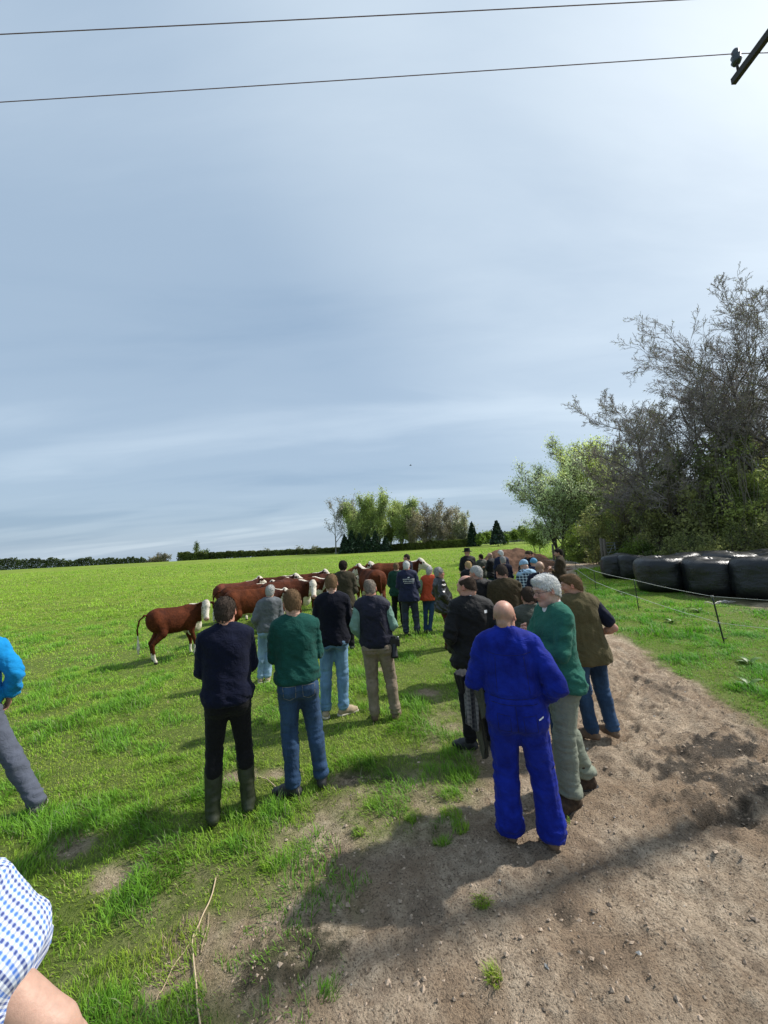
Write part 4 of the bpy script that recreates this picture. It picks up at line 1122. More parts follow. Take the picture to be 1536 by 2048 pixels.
# ---------------------------------------------------------------- cattle (red brown with white faces)
def rotm(yaw, pitch=0., roll=0.):
    """columns: local axes; yaw about z (+ = left), pitch + = nose up"""
    return np.array(Matrix.Rotation(yaw, 3, 'Z') @ Matrix.Rotation(pitch, 3, 'X') @ Matrix.Rotation(roll, 3, 'Y'))
COWM = vcol_mat('cow_hide', .8, 38, .35, .15, bump_s=.5, bump_d=.012)
def cow(px, py_back, Y, rot_deg, h, label, seed=1, hyaw=0, hpitch=-20, neck=.0, red=(.078, .019, .006), tail_out=0., res=.020, white_neck=True, bl=.80):
    """rot 0 = facing away, +90 = facing left, -90 = facing right; placed by its back's centre"""
    rng = np.random.default_rng(seed); s = h / 1.2
    p = at_depth(px, py_back, Y); x, y = p[0], Y; z = float(zg(x, y))
    f = Field(); X = (1, 0, 0)
    f.cone((0, -.55, .93), (0, .38, .90), .255, .272, .05, (X, .86))
    f.ell((0, -.08, .80), (.225, .50, .20), .10)
    f.ell((0, -.60, 1.0), (.22, .22, .19), .12)
    f.ell((-.13, -.60, 1.02), (.10, .17, .13), .06); f.ell((.13, -.60, 1.02), (.10, .17, .13), .06)
    f.ell((0, .45, .93), (.22, .24, .28), .12)
    f.ell((0, .42, 1.12), (.10, .22, .08), .10)
    f.ell((0, .60, .72), (.13, .18, .18), .10)
    f.cone((0, -.5, 1.14), (0, .3, 1.13), .055, .05, .12)
    ny = math.radians(hyaw) * .5
    n0 = np.array([0, .52, 1.0]); n1 = n0 + np.array([-math.sin(ny) * .38, math.cos(ny) * .38, .24 + neck])
    f.cone(n0, n1, .21, .125, .10, (X, .78)); f.cone((0, .55, .78), n1 + np.array([0, 0, -.12]), .13, .07, .08)
    # legs
    for sd in (-1, 1):
        q = rng.uniform(-.07, .07)
        f.cone((sd * .15, -.56, .88), (sd * .17, -.42, .66), .155, .105, .08, (X, .75))
        f.cone((sd * .17, -.44, .66), (sd * .15, -.66 + q, .44), .10, .055, .05)
        f.cone((sd * .15, -.66 + q, .44), (sd * .145, -.60 + q, .12), .048, .034, .03)
        f.cone((sd * .145, -.60 + q, .12), (sd * .145, -.56 + q, .035), .040, .050, .02)
        q2 = rng.uniform(-.09, .09)
        f.cone((sd * .15, .42, .84), (sd * .155, .36, .62), .13, .085, .08, (X, .75))
        f.cone((sd * .155, .37, .64), (sd * .145, .42 + q2, .36), .082, .048, .04)
        f.cone((sd * .145, .42 + q2, .36), (sd * .14, .41 + q2, .11), .045, .033, .03)
        f.cone((sd * .14, .41 + q2, .11), (sd * .14, .44 + q2, .035), .039, .048, .02)
    # head
    R = rotm(math.radians(hyaw), math.radians(hpitch)); o = n1 + np.array([-math.sin(ny) * .04, math.cos(ny) * .04, .03])
    def hp(v): return o + R @ np.array(v, float)
    f.ell(hp((0, .06, .02)), (.115, .13, .12), .05, R)
    f.cone(hp((0, .08, .0)), hp((0, .36, -.07)), .10, .070, .04)
    f.ell(hp((0, .38, -.075)), (.078, .06, .062), .03, R)
    f.cone(hp((0, .08, -.10)), hp((0, .34, -.12)), .065, .042, .04)
    f.ell(hp((0, .0, .10)), (.07, .07, .05), .04, R)
    for sd in (-1, 1):
        f.ell(hp((sd * .085, .13, .045)), (.025, .035, .03), .02, R)
        Re = R @ rotm(sd * .25, 0, sd * .25)
        f.ell(hp((sd * .185, -.0, .03)), (.095, .022, .048), .02, Re)
        f.ell(hp((sd * .04, .435, -.06)), (.014, .016, .012), .01, R, 'sub')
    # tail
    t0 = np.array([0, -.78, 1.10])
    if tail_out > 0: tp = [t0, t0 + (-.0, -.10, .0), t0 + (-.02, -.22, -.10), t0 + (-.02, -.27, -.30), t0 + (-.0, -.25, -.55), t0 + (0, -.24, -.72)]
    else: tp = [t0, t0 + (0, -.06, -.04), t0 + (0, -.09, -.20), t0 + (.02, -.07, -.45), t0 + (.02, -.06, -.62), t0 + (.02, -.06, -.78)]
    for a, b in zip(tp[:-2], tp[1:-1]): f.cone(a, b, .026, .022, .02)
    f.cone(tp[-2], tp[-1], .028, .045, .02); f.cone(tp[-1], tp[-1] + np.array([0, 0, -.10]), .045, .015, .02)
    V, Q = f.mesh(res)
    # colours by place on the animal
    n = fbm(V, 7, 3, seed) ; nb = fbm(V, 3, 3, seed + 4)
    c = np.tile(np.array(red), (len(V), 1)) * (1 + .6 * n + .4 * nb)[:, None]
    c = c * (1 - .35 * np.clip((V[:, 1] - .2) / .5, 0, 1) * (V[:, 2] > .5))[:, None]
    white = np.array([.62, .56, .46]) * (1 + .22 * n)[:, None]
    L = (V - o) @ R
    w = (L[:, 1] > -.02) & (np.abs(L[:, 0]) < .13 + .01 * n) & (V[:, 1] > -2)
    w &= np.linalg.norm(V - hp((0, .2, -.03)), axis=1) < .34
    if white_neck: w |= (V[:, 1] > .40) & (np.abs(V[:, 0] - (o[0]) * np.clip((V[:, 1] - .4) / .5, 0, 1)) < .055 + .03 * n) & (V[:, 2] > 1.13)
    w |= (V[:, 1] > .50) & (V[:, 2] < .80 + .06 * n) & (V[:, 2] > .5)
    w |= (V[:, 1] > -.42) & (V[:, 1] < .35) & (V[:, 2] < .635 + .05 * nb) & (V[:, 2] > .5) & (np.abs(V[:, 0]) < .2)
    w |= (V[:, 2] < .24 + .10 * nb) & (np.abs(V[:, 0]) > .04)
    tl = (V[:, 1] < -.80) & (V[:, 2] < (tp[-2][2] + .12)); w |= tl
    c[w] = white[w]
    pink = (L[:, 1] > .40) & (np.abs(L[:, 0]) < .08) & (np.linalg.norm(V - hp((0, .4, -.07)), axis=1) < .12); c[pink] = (.50, .30, .24)
    for sd in (-1, 1):
        e = np.linalg.norm(V - hp((sd * .108, .15, .05)), axis=1) < .024; c[e] = (.012, .01, .01)
        e = np.linalg.norm(V - hp((sd * .04, .43, -.06)), axis=1) < .018; c[e] = (.10, .05, .04)
        er = ((L[:, 0] * sd) > .11) & (np.abs(L[:, 1]) < .09) & (np.linalg.norm(V - o, axis=1) < .32); c[er] = np.array(red) * .75
    c[V[:, 2] < .055] = (.06, .05, .045)
    V = V * s; V[:, 1] *= bl
    nr = vnormals(V, Q); V = V + nr * (fbm(V, 16, 3, seed) * .007)[:, None]
    ob = mesh_from('cow', V, Q, COWM, None, True, np.clip(c, .005, 1)); ob.location = (x, y, z + .0); ob.rotation_euler = (0, 0, math.radians(rot_deg) + math.atan2(-x, y))
    tag(ob, label, 'cow', 'red brown cattle with white faces')
    return ob
cow(352, 1210, 8.3, -72, 1.06, 'calf standing sideways at far left, looking at the camera, tail hanging clear', 1, -116, -42, -.06, tail_out=1, res=.015, bl=.76)
cow(505, 1177, 9.7, -84, 1.2, 'cow side on behind the grey hooded man, udder side towards us', 2, -10, -30, -.22, (.090, .023, .007), res=.017)
cow(490, 1168, 10.9, -82, 1.18, 'second cow of the left group, its white poll showing above the nearest one', 3, 10, -12, -.10, tail_out=1)
cow(472, 1163, 12.2, -80, 1.16, 'farthest cow of the left group, only its back and pale head visible', 4, 30, -5, -.04, (.12, .035, .02))
cow(566, 1158, 11.6, -20, 1.24, 'dark rumped cow between the left group and the white faced one', 5, 20, -30, -.2, (.060, .017, .008))
cow(572, 1166, 10.6, -86, 1.26, 'cow with its white face turned straight to the camera, mid herd', 6, -94, -35, -.16, (.070, .019, .008), res=.017)
cow(605, 1156, 12.4, -88, 1.18, 'cow directly behind the white faced one, back only', 7, -20, -30, -.2)
cow(608, 1148, 14.2, -95, 1.18, 'cow in the back row of the middle group, white poll just visible', 8, -10, -15, -.05, (.070, .019, .008))
cow(668, 1147, 13.8, -88, 1.18, 'brown backed cow seen between the tweed coat and the navy jumper', 9, -10, -40, -.25, (.060, .017, .008))
cow(716, 1141, 14.6, 205, 1.26, 'cow with its pale head raised beside the tweed coated man', 10, 30, -20, .05, (.11, .031, .010))
cow(742, 1141, 12.3, 20, 1.34, 'cow standing with its round rump towards the camera', 11, 25, -20, -.02, (.095, .024, .008))
cow(786, 1132, 13.4, -88, 1.46, 'big cow at the right end of the herd, head held out past the navy coat', 12, -5, -12, -.10, (.088, .022, .007), res=.018)
cow(545, 1163, 13.2, -100, 1.2, 'cow at the back of the left group beside the pale heads', 13, 0, -10, -.1, (.07, .02, .009))
# ---------------------------------------------------------------- people
from mathutils.bvhtree import BVHTree
A_ = np.array
def build_hand():
    """right hand, wrist at the origin, fingers along +Y, back of the hand +Z, thumb at -X; relaxed curl"""
    f = Field()
    f.cone((0, -.03, 0), (0, .02, 0), .026, .028, .012, ((0, 0, 1), .72))
    f.ell((0, .05, 0), (.042, .052, .017), .015)
    f.ell((-.012, .03, -.008), (.026, .034, .016), .012)
    for i, (x, ln, sp) in enumerate([(-.031, .072, -.10), (-.010, .080, -.02), (.011, .075, .05), (.031, .058, .13)]):
        p = A_((x, .092 - abs(i - 1.2) * .004, 0)); a = .30 + .05 * i
        d = A_((math.sin(sp), math.cos(sp) * math.cos(a), -math.sin(a))); q = p + d * ln * .45
        a += .45; d = A_((math.sin(sp), math.cos(sp) * math.cos(a), -math.sin(a))); q2 = q + d * ln * .32
        a += .35; d = A_((math.sin(sp), math.cos(sp) * math.cos(a), -math.sin(a))); q3 = q2 + d * ln * .24
        f.cone(p - A_((0, .02, 0)), q, .0098, .0088, .006); f.cone(q, q2, .0088, .008, .003); f.cone(q2, q3, .008, .0068, .003)
    t0, t1, t2, t3 = A_((-.024, .018, -.008)), A_((-.050, .048, -.018)), A_((-.058, .078, -.026)), A_((-.056, .100, -.034))
    f.cone(t0, t1, .016, .0125, .012); f.cone(t1, t2, .0118, .0105, .004); f.cone(t2, t3, .0102, .008, .003)
    return f.mesh(.0042)
HAND = build_hand()
def frame(y, z):
    y = A_(y, float); y /= np.linalg.norm(y); z = A_(z, float); z = z - y * (y @ z); z /= np.linalg.norm(z)
    return np.stack([np.cross(y, z), y, z], 1)
ARMS = {'crossr': ((.185, .10, 1.19), (-.03, .275, 1.315), (0, 1, .35)), 'crossl': ((.185, .07, 1.17), (-.07, .235, 1.19), (0, .6, .8)),  # elbow, wrist, direction of the back of the hand, for the right side (x > 0); nominal height 1.78
    'folded': ((.180, .055, 1.17), (-.03, .235, 1.20), (0, .6, .8)),
    'hang': ((.225, -.03, 1.165), (.245, .06, .93), (1, 0, .1)),
    'pockets': ((.235, -.07, 1.17), (.175, .085, .99), (1, .5, .2)),
    'hips': ((.29, -.10, 1.16), (.20, .09, 1.05), (1, 0, .3)),
    'behind': ((.235, -.10, 1.165), (.05, -.175, 1.02), (0, -1, .2)),
    'front': ((.205, .03, 1.16), (.06, .235, 1.07), (0, .6, .8)),
    'bent': ((.22, .0, 1.16), (.20, .24, 1.14), (.5, 0, .8)),
    'phone': ((.23, .10, 1.20), (.10, .30, 1.28), (.4, .5, .5)),
    'swing': ((.24, -.16, 1.20), (.25, -.05, .98), (1, 0, .1)),
}
SK = {'fair': (.50, .31, .235), 'ruddy': (.52, .275, .20), 'tan': (.42, .26, .18), 'old': (.52, .33, .26), 'dark': (.20, .115, .075)}
def person(label, head, feet=None, Y=None, rot=0., h=None, stance=((-.11, 0, 8), (.11, 0, -8)), arms=('folded', 'folded'), top=None, bottom=None, shoes=None, hair=None,
           skin='fair', hyaw=0., hpitch=0., w=1.0, belly=0., bow=0., res=.014, hres=None, group=None, name='person', cat='person', extra=None, shoulders=1.0, face=True, lean=None, elbow=None, pos=None, scarf=None, glut=1.0):
    hres = hres or res * .45
    if feet is not None:
        x, y = G(*feet)
        if Y is not None: y = Y; x = at_depth(feet[0], feet[1], Y)[0]
    elif pos is not None: x, y = pos
    else: y = Y; x = at_depth(head[0], head[1] + 60, Y)[0]
    g = h1(x, y) if y < 30 else float(zg(x, y)); T = at_depth(head[0], head[1], y); ht = h or (T[2] - g)
    sc = ht / 1.762
    R0 = math.radians(rot) + math.atan2(-x, y)
    sx, sy = (T[0] - x), 0.
    if lean is not None: sx = lean
    if feet is None: sx = 0
    shear = A_((sx * math.cos(-R0), sx * math.sin(-R0))) / ht    # into the local frame
    root = empty(name, (x, y, g), R0); tag(root, label, cat, group)
    rng = np.random.default_rng(abs(hash(label)) % 1000 if False else sum(ord(ch) for ch in label) % 9973)
    seed = int(rng.integers(1, 900)); X1 = (1, 0, 0); Y1 = (0, 1, 0)
    b = math.radians(-bow); RB = A_([[1, 0, 0], [0, math.cos(b), -math.sin(b)], [0, math.sin(b), math.cos(b)]]); PV = A_((0, 0, 1.0))
    def U(p): return PV + RB @ (A_(p, float) - PV)
    RH = RB @ rotm(math.radians(hyaw), math.radians(hpitch) + math.radians(bow) * .35); NP = A_((0, -.012, 1.555)); NPW = U(NP)
    def Hd(p): return NPW + RH @ (A_(p, float) - A_((0, 0, .018)) - NP)
    S, E, W, HB = {}, {}, {}, {}
    for k, sd in enumerate((-1, 1)):
        e, wr, hb = ARMS[arms[k]]; m = A_((sd, 1, 1))
        ev, wv = A_(e) * m, A_(wr) * m
        if arms[k] == 'folded' and sd < 0: wv = wv + A_((0, .035, .03)); 
        ev[0] *= .5 + .5 * w; 
        if elbow is not None: ev = ev + A_(elbow[k]) * m
        S[sd] = U((sd * .146 * shoulders * (.6 + .4 * w), -.015, 1.432)); E[sd] = U(ev); W[sd] = U(wv); HB[sd] = RB @ (A_(hb, float) * m)
    hip, kn, an, toe = {}, {}, {}, {}
    for k, sd in enumerate((-1, 1)):
        fx, fy, td = stance[k]
        hip[sd] = A_((sd * .080 * w, 0, .93)); an[sd] = A_((fx, fy - .02, .095)); kn[sd] = A_(((hip[sd][0] + fx) / 2 + sd * .008, (fy) / 2 + .03, .50))
        a = math.radians(td); toe[sd] = A_((-math.sin(a), math.cos(a), 0))
    def torso(f, gg, hem=None, wk=1.0, low=True):
        ww = w * wk
        f.cone(U((-.10 * shoulders, -.018, 1.432)), U((.10 * shoulders, -.018, 1.432)), .058 + gg, .058 + gg, .06)
        f.cone(U((-.052 * ww, -.005, 1.31)), U((.052 * ww, -.005, 1.31)), .112 + gg, .112 + gg, .08, (Y1, .88))
        f.cone(U((-.035 * ww, .0, 1.18)), U((.035 * ww, .0, 1.18)), .112 * (.5 + .5 * ww) + gg, .112 * (.5 + .5 * ww) + gg, .09, (Y1, .90))
        f.ell(U((0, -.055, 1.36)), (.12, .06 + gg, .12), .08)
        f.cone(U((-.036 * ww, .0, 1.06)), U((.036 * ww, .0, 1.06)), .112 * (.5 + .5 * ww) + gg, .112 * (.5 + .5 * ww) + gg, .09, (Y1, .92))
        f.cone((-.050 * ww, -.01, .95), (.050 * ww, -.01, .95), .110 + gg, .110 + gg, .08, (Y1, .95))
        if belly: f.ell(U((0, .05 + belly * .3, 1.12)), (.13 * ww, .10 + belly + gg, .15), .09)
        for sd in (-1, 1): f.cone(U((sd * .03, -.022, 1.498)), U((sd * .125, -.018, 1.450)), .050 + gg * .6, .042 + gg, .05)
    def arm(f, sd, gg, upto=1.0, k1=.035):
        f.cone(S[sd], S[sd] + (E[sd] - S[sd]) * min(upto, 1.0), .055 + gg, .055 - .011 * min(upto, 1) + gg, k1)
        if upto > 1.0:
            t = upto - 1.0; e = E[sd] + (W[sd] - E[sd]) * t
            f.cone(E[sd], e, .043 + gg, .043 - .012 * t + gg, .018)
    def legs_f(f, gg, flare=0., rk=.02):
        f.cone((-.048 * w, -.01, .955), (.048 * w, -.01, .955), .106 + gg, .106 + gg, .06, (Y1, .95))
        for sd in (-1, 1):
            f.ell((sd * .075 * w, -.055 * glut, .90), (.085 * w + gg, .075 + gg, .095), .05)
            f.cone(hip[sd] + A_((0, 0, -.04)), kn[sd], .088 * (.4 + .6 * w) + gg, .058 + gg, .03)
            f.cone(kn[sd], an[sd] + A_((0, 0, .02)), .057 + gg, .044 + gg + flare, rk)
            f.ell(kn[sd] + (an[sd] - kn[sd]) * .28 + A_((0, -.022, 0)), (.045 + gg, .045 + gg, .11), .04)
    def done(f, nm, mat, hh, disp=None, attrs=None, parent=root, fine=None, colf=None, post=None):
        V, Q = f.mesh(hh, fine, passes=2 if hh < .0095 else 5)
        nr = vnormals(V, Q)
        if disp is not None: V = V + nr * disp(V)[:, None]
        if post is not None:
            V, Qs, Ts = post(V, Q); Q = [np.vstack(Qs), Ts]
        at = attrs(V) if attrs else None; cc = colf(V) if colf else None
        V = V * sc; V[:, 0] += shear[0] * V[:, 2]; V[:, 1] += shear[1] * V[:, 2]
        return mesh_from(nm, V, Q, mat, parent, True, cc, at)
    # ---- body with head, neck, arms: one surface
    f = Field(); torso(f, -.018)
    for sd in (-1, 1):
        f.cone(S[sd], E[sd], .045, .039, .03); f.cone(E[sd], W[sd], .040, .026, .012); f.ell(E[sd] + (W[sd] - E[sd]) * .25, (.043, .043, .043), .03)
        f.cone(hip[sd], kn[sd], .075, .05, .03); f.cone(kn[sd], an[sd], .05, .036, .02)
    f.cone(U((0, -.02, 1.44)), Hd((0, -.012, 1.60)), .060, .055, .03)
    f.cone(U((0, -.045, 1.46)), Hd((0, -.055, 1.60)), .045, .045, .03)
    f.ell(Hd((0, -.008, 1.683)), (.0785, .098, .093), .02, RH)
    f.ell(Hd((0, .035, 1.625)), (.060, .064, .078), .03, RH)
    f.cone(Hd((-.040, .022, 1.585)), Hd((0, .070, 1.562)), .024, .022, .025); f.cone(Hd((.040, .022, 1.585)), Hd((0, .070, 1.562)), .024, .022, .025)
    if face:
        for sd in (-1, 1):
            f.cone(Hd((sd * .012, .092, 1.690)), Hd((sd * .045, .078, 1.690)), .012, .011, .012)
            f.ell(Hd((sd * .032, .099, 1.668)), (.017, .014, .011), .010, RH, 'sub')
            f.ell(Hd((sd * .031, .080, 1.667)), (.0135, .013, .0115), .003, RH)
            f.ell(Hd((sd * .038, .066, 1.632)), (.024, .020, .022), .02, RH)
            f.ell(Hd((sd * .0105, .106, 1.630)), (.008, .009, .007), .006, RH)
        f.cone(Hd((0, .092, 1.672)), Hd((0, .117, 1.634)), .0085, .0115, .010)
        f.cone(Hd((-.018, .090, 1.603)), Hd((.018, .090, 1.603)), .0065, .0065, .006); f.cone(Hd((-.015, .089, 1.592)), Hd((.015, .089, 1.592)), .0075, .0075, .005)
        f.ell(Hd((0, .086, 1.565)), (.018, .014, .014), .014, RH)
        f.cone(Hd((-.022, .104, 1.5975)), Hd((.022, .104, 1.5975)), .0028, .0028, .003, None, 'sub')
    RE = RH @ rotm(0)
    for sd in (-1, 1):
        Rr = RH @ rotm(sd * -.35, .12)
        f.ell(Hd((sd * .080, -.008, 1.652)), (.0085, .019, .031), .006, Rr); f.ell(Hd((sd * .088, -.002, 1.656)), (.006, .009, .016), .005, Rr, 'sub')
    hc = Hd((0, 0, 1.665)); fine = (hc - A_((.125, .14, .155)), hc + A_((.125, .14, .15)), hres)
    V, Q = f.mesh(max(res, .016), fine)
    c = np.ones((len(V), 3)); L = (V - NPW) @ RH + NP + A_((0, 0, .018))
    hd = L[:, 2] > 1.50
    nn = fbm(V, 22, 3, seed); c *= (1 + .10 * nn)[:, None]
    def blot(p, r, col, a=1.):
        q = np.exp(-(np.linalg.norm((L - A_(p)) / A_(r), axis=1) ** 2)) * hd * a; c[:] = c * (1 - q[:, None]) + A_(col) * q[:, None]
    for sd in (-1, 1):
        blot((sd * .042, .075, 1.632), (.026, .03, .022), (1.05, .72, .68), .8); blot((sd * .082, -.005, 1.65), (.02, .03, .035), (1.05, .68, .62), .8)
        if face:
            blot((sd * .032, .094, 1.6675), (.013, .02, .0045), (.10, .07, .06), 1.); blot((sd * .031, .088, 1.690), (.020, .02, .006), (.45, .36, .30), .7)
    blot((0, .115, 1.634), (.015, .02, .014), (1.05, .66, .60), .8)
    blot((0, .095, 1.5975), (.026, .02, .011), (.86, .48, .45), .9)
    if face: blot((0, .105, 1.5975), (.022, .02, .0022), (.25, .12, .10), .9)
    st = (hair or {}).get('stubble')
    if st is not None:
        q = np.clip((1.60 - L[:, 2]) / .03, 0, 1) * (L[:, 1] > -.01) * (L[:, 2] > 1.53) * .75; c = c * (1 - q[:, None]) + A_(st) / A_(SK[skin]) * q[:, None]
    if (hair or {}).get('fuzz'):   # cropped grey fuzz on the sides of a bald head
        q = np.clip((1.725 - L[:, 2]) / .05, 0, 1) * np.clip((.02 - L[:, 1]) / .05, 0, 1) * (L[:, 2] > 1.575) * (.6 + .4 * nn); q *= .85; c = c * (1 - q[:, None]) + A_(hair['fuzz']) / A_(SK[skin]) * q[:, None]
    nb_ = np.exp(-((L[:, 2] - 1.568 - .004 * np.sin(L[:, 0] * 60)) / .0045) ** 2) + np.exp(-((L[:, 2] - 1.548) / .004) ** 2) * .7; nb_ = nb_ * (L[:, 1] < -.02) * (np.abs(L[:, 0]) < .055)
    V = V - vnormals(V, Q) * (nb_ * .0035)[:, None]; c = c * (1 - .28 * np.clip(nb_, 0, 1))[:, None]
    V = V * sc; V[:, 0] += shear[0] * V[:, 2]; V[:, 1] += shear[1] * V[:, 2]
    VV, QQ, CC = [V], [Q], [c]; n = len(V)
    for sd in (-1, 1):
        hv, hq = HAND; m = hv.copy()
        if sd > 0: pass
        else: m[:, 0] *= -1; hq = hq[:, ::-1]
        d = W[sd] - E[sd]; d = d / np.linalg.norm(d)
        if arms[0 if sd < 0 else 1] == 'folded': d = d + A_((-sd * .2, -.25, .15))
        Fm = frame(d, HB[sd]); P = (m @ Fm.T) + W[sd]
        P = P * sc; P[:, 0] += shear[0] * P[:, 2]; P[:, 1] += shear[1] * P[:, 2]
        VV.append(P); QQ.append(hq + n); CC.append(np.tile((1.0, .86, .82), (len(P), 1))); n += len(P)
    body = mesh_from('body', np.vstack(VV), np.vstack(QQ), skin_mat('skin_' + skin, SK[skin]), root, True, np.clip(np.vstack(CC), 0, 2))
    # ---- hair or headgear
    hk = hair or {}
    if hk.get('kind'):
        f = Field(); t = hk.get('t', .013) * .62; kd = hk['kind']
        if kd in ('short', 'fringe', 'bob'):
            f.ell(Hd((0, -.010, 1.685)), (.0765 + t, .098 + t, .094 + t), .02, RH)
            if kd == 'bob': f.ell(Hd((0, -.035, 1.64)), (.088, .085, .10), .03, RH); f.cone(Hd((-.05, -.05, 1.58)), Hd((.05, -.05, 1.58)), .045, .045, .03)
            else: f.ell(Hd((0, -.05, 1.625)), (.062 + t * .5, .052 + t * .5, .07), .03, RH)
            if hk.get('quiff'): f.ell(Hd((0, .055, 1.755)), (.055, .04, .026), .03, RH)
            def cut(nl, q0):
                nw = RH @ A_(nl, float); f.plane(nw, float(nw @ Hd(q0)))
            if kd == 'fringe':
                f.ell(Hd((0, .04, 1.80)), (.085, .125, .105), .01, RH, 'sub'); cut((0, .80, -.15), (0, .035, 1.68)); cut((0, .55, -1), (0, -.005, 1.665))
            elif kd == 'bob': f.ell(Hd((0, .095, 1.62)), (.062, .075, .085), .01, RH, 'sub')
            else: cut((0, .80, -1), (0, .0, 1.650 - hk.get('low', 0))); 
            if hk.get('crown'): f.ell(Hd((0, -.035, 1.80)), (.055, .06, .035), .006, RH, 'sub')
            for sd in (-1, 1): f.ell(Hd((sd * .092, -.0, 1.65)), (.02, .024, .034), .005, RH, 'sub')
            am = hk.get('mess', .004)
            def strands(V, Q):
                nr = vnormals(V, Q); n = hk.get('n', int(3200 * min(1, (.0125 / res) ** 2))); rg = np.random.default_rng(seed); pk = rg.integers(0, len(V), n); ln = hk.get('len', .010 + t * 1.1) * rg.uniform(.5, 1.35, (n, 1))
                P = V[pk] + rg.normal(0, .002, (n, 3)); nn = nr[pk]; fl = RH @ A_((0, -.55, -1.)); fl = fl + (hk.get('swirl', .9) * np.stack([vnoise(P, 16, seed), vnoise(P, 16, seed + 1), vnoise(P, 16, seed + 2)], 1))
                T = fl - nn * (fl * nn).sum(1)[:, None]; T /= np.linalg.norm(T, axis=1)[:, None] + 1e-6; T = T + nn * rg.uniform(.05, hk.get('lift', .42), (n, 1)) + rg.normal(0, .12, (n, 3))
                Sd = np.cross(T, nn); Sd /= np.linalg.norm(Sd, axis=1)[:, None] + 1e-6; wd = rg.uniform(.0012, .0026, (n, 1)) * max(1, res / .0125); a = P - Sd * wd - nn * .003; b_ = P + Sd * wd - nn * .003; m = P + T * ln * .55; e = P + T * ln - nn * ln * .18
                VV = np.concatenate([V, np.stack([a, b_, m - Sd * wd * .8, m + Sd * wd * .8, e], 1).reshape(-1, 3)]); i = len(V) + np.arange(n) * 5
                return VV, [Q, np.stack([i, i + 1, i + 3, i + 2], 1)], np.stack([i + 2, i + 3, i + 4], 1)
            done(f, 'hair', hk['mat'], hres, lambda V: am * (.6 * fbm(V, 42, 2, seed) + .8 * fbm(V, 22, 2, seed + 2)) - .001, post=strands)
        elif kd == 'beanie':
            f.ell(Hd((0, -.012, 1.70)), (.094, .116, .105), .02, RH); f.cone(Hd((-.0, -.0, 1.675)), Hd((0, 0, 1.69)), .09, .09, .02)
            nw = RH @ A_((0, .25, -1.)); f.plane(nw, float(nw @ Hd((0, 0, 1.672)))); done(f, 'beanie', hk['mat'], hres, lambda V: .002 * np.sin(V[:, 0] * 500))
        elif kd == 'hat':
            f.cone(Hd((0, -.01, 1.70)), Hd((0, -.01, 1.775)), .098, .088, .015, (RH @ A_(Y1), 1.12)); nw = RH @ A_((0, 0, 1.)); f.plane(nw, float(nw @ Hd((0, 0, 1.81))))
            nw = -nw; f.plane(nw, float(nw @ Hd((0, 0, 1.695))))
            hat = done(f, 'hat', hk['mat'], hres)
            f = Field(); f.ell(Hd((0, -.0, 1.70)), (.155, .175, .012), .02, RH); done(f, 'hat_brim', hk['mat'], hres * .8, lambda V: .006 * np.abs(((V - NPW) @ RH)[:, 0]) / .15, parent=hat)
    # ---- trousers
    bt = bottom or {}; one = bt.get('one')
    if not one:
        gg = bt.get('g', .012); f = Field(); legs_f(f, gg, bt.get('flare', .006)); f.plane((0, 0, 1), 1.03); f.plane((0, 0, -1), -bt.get('zmin', .045))
        def creases(V, s=bt.get('crease', .007)):
            k = np.exp(-((V[:, 2] - .48) / .13) ** 2) * .9 + np.exp(-((V[:, 2] - .13) / .09) ** 2) * 1.6 + .35 + np.exp(-((V[:, 2] - .86) / .06) ** 2) * .8
            a = 1 - np.abs(fbm(V * A_((.7, .7, 2.3)), 11, 2, seed + 9)) * 2.4
            return 1.35 * s * k * (.75 * a + .5 * fbm(V * A_((1.5, 1.5, .5)), 10, 2, seed + 1)) - .002
        tr = done(f, 'trousers', bt['mat'], res, creases)
        if bt.get('pockets'):
            for sd in (-1, 1):
                k = Bag(); z0 = .90 * sc; xx = sd * .082 * w * sc
                pl = [(xx - .055, z0 + .045), (xx + .055, z0 + .045), (xx + .05, z0 - .05), (xx, z0 - .075), (xx - .05, z0 - .05), (xx - .055, z0 + .045)]
                me = tr.data; bvh = BVHTree.FromPolygons([v.co for v in me.vertices], [p.vertices for p in me.polygons]); pts = []
                for (a, b2), (c2, d2) in zip(pl[:-1], pl[1:]):
                    for q in np.linspace(0, 1, 6)[:-1]:
                        vx, vz = a + (c2 - a) * q, b2 + (d2 - b2) * q; hit = bvh.ray_cast(Vector((vx + shear[0] * vz, -1, vz)), Vector((0, 1, 0)))
                        if hit[0]: pts.append(tuple(hit[0]))
                if len(pts) > 4: k.tube(pts + [pts[0]], .0016, 5); k.build('pocket_stitching', plain('stitching', (.30, .27, .20), .8), tr)
    # ---- shoes
    sh = shoes or {}
    for sd in (-1, 1):
        f = Field(); o = an[sd]; d = toe[sd]; kd = sh.get('kind', 'shoe'); gg = sh.get('g', 0)
        f.cone(o * A_((1, 1, 0)) + A_((0, 0, .045)) - d * .035, o * A_((1, 1, 0)) + A_((0, 0, .040)) + d * .10, .042 + gg, .046 + gg, .02)
        f.cone(o * A_((1, 1, 0)) + A_((0, 0, .040)) + d * .10, o * A_((1, 1, 0)) + A_((0, 0, .032)) + d * .165, .046 + gg, .035 + gg, .02)
        f.cone(o * A_((1, 1, 0)) + A_((0, 0, .09)), o * A_((1, 1, 0)) + A_((0, 0, .055)) + d * .09, .045 + gg, .035 + gg, .03)
        if kd == 'boot': f.cone(o, o + (kn[sd] - o) * .28, .052 + gg, .055 + gg, .02)
        if kd == 'welly': f.cone(o, kn[sd] + (o - kn[sd]) * .14, .055, .074, .03); f.plane((0, 0, 1), kn[sd][2] - .075)
        f.plane((0, 0, -1), .005)
        am = {'welly': .006, 'boot': .006}.get(kd, .0025)
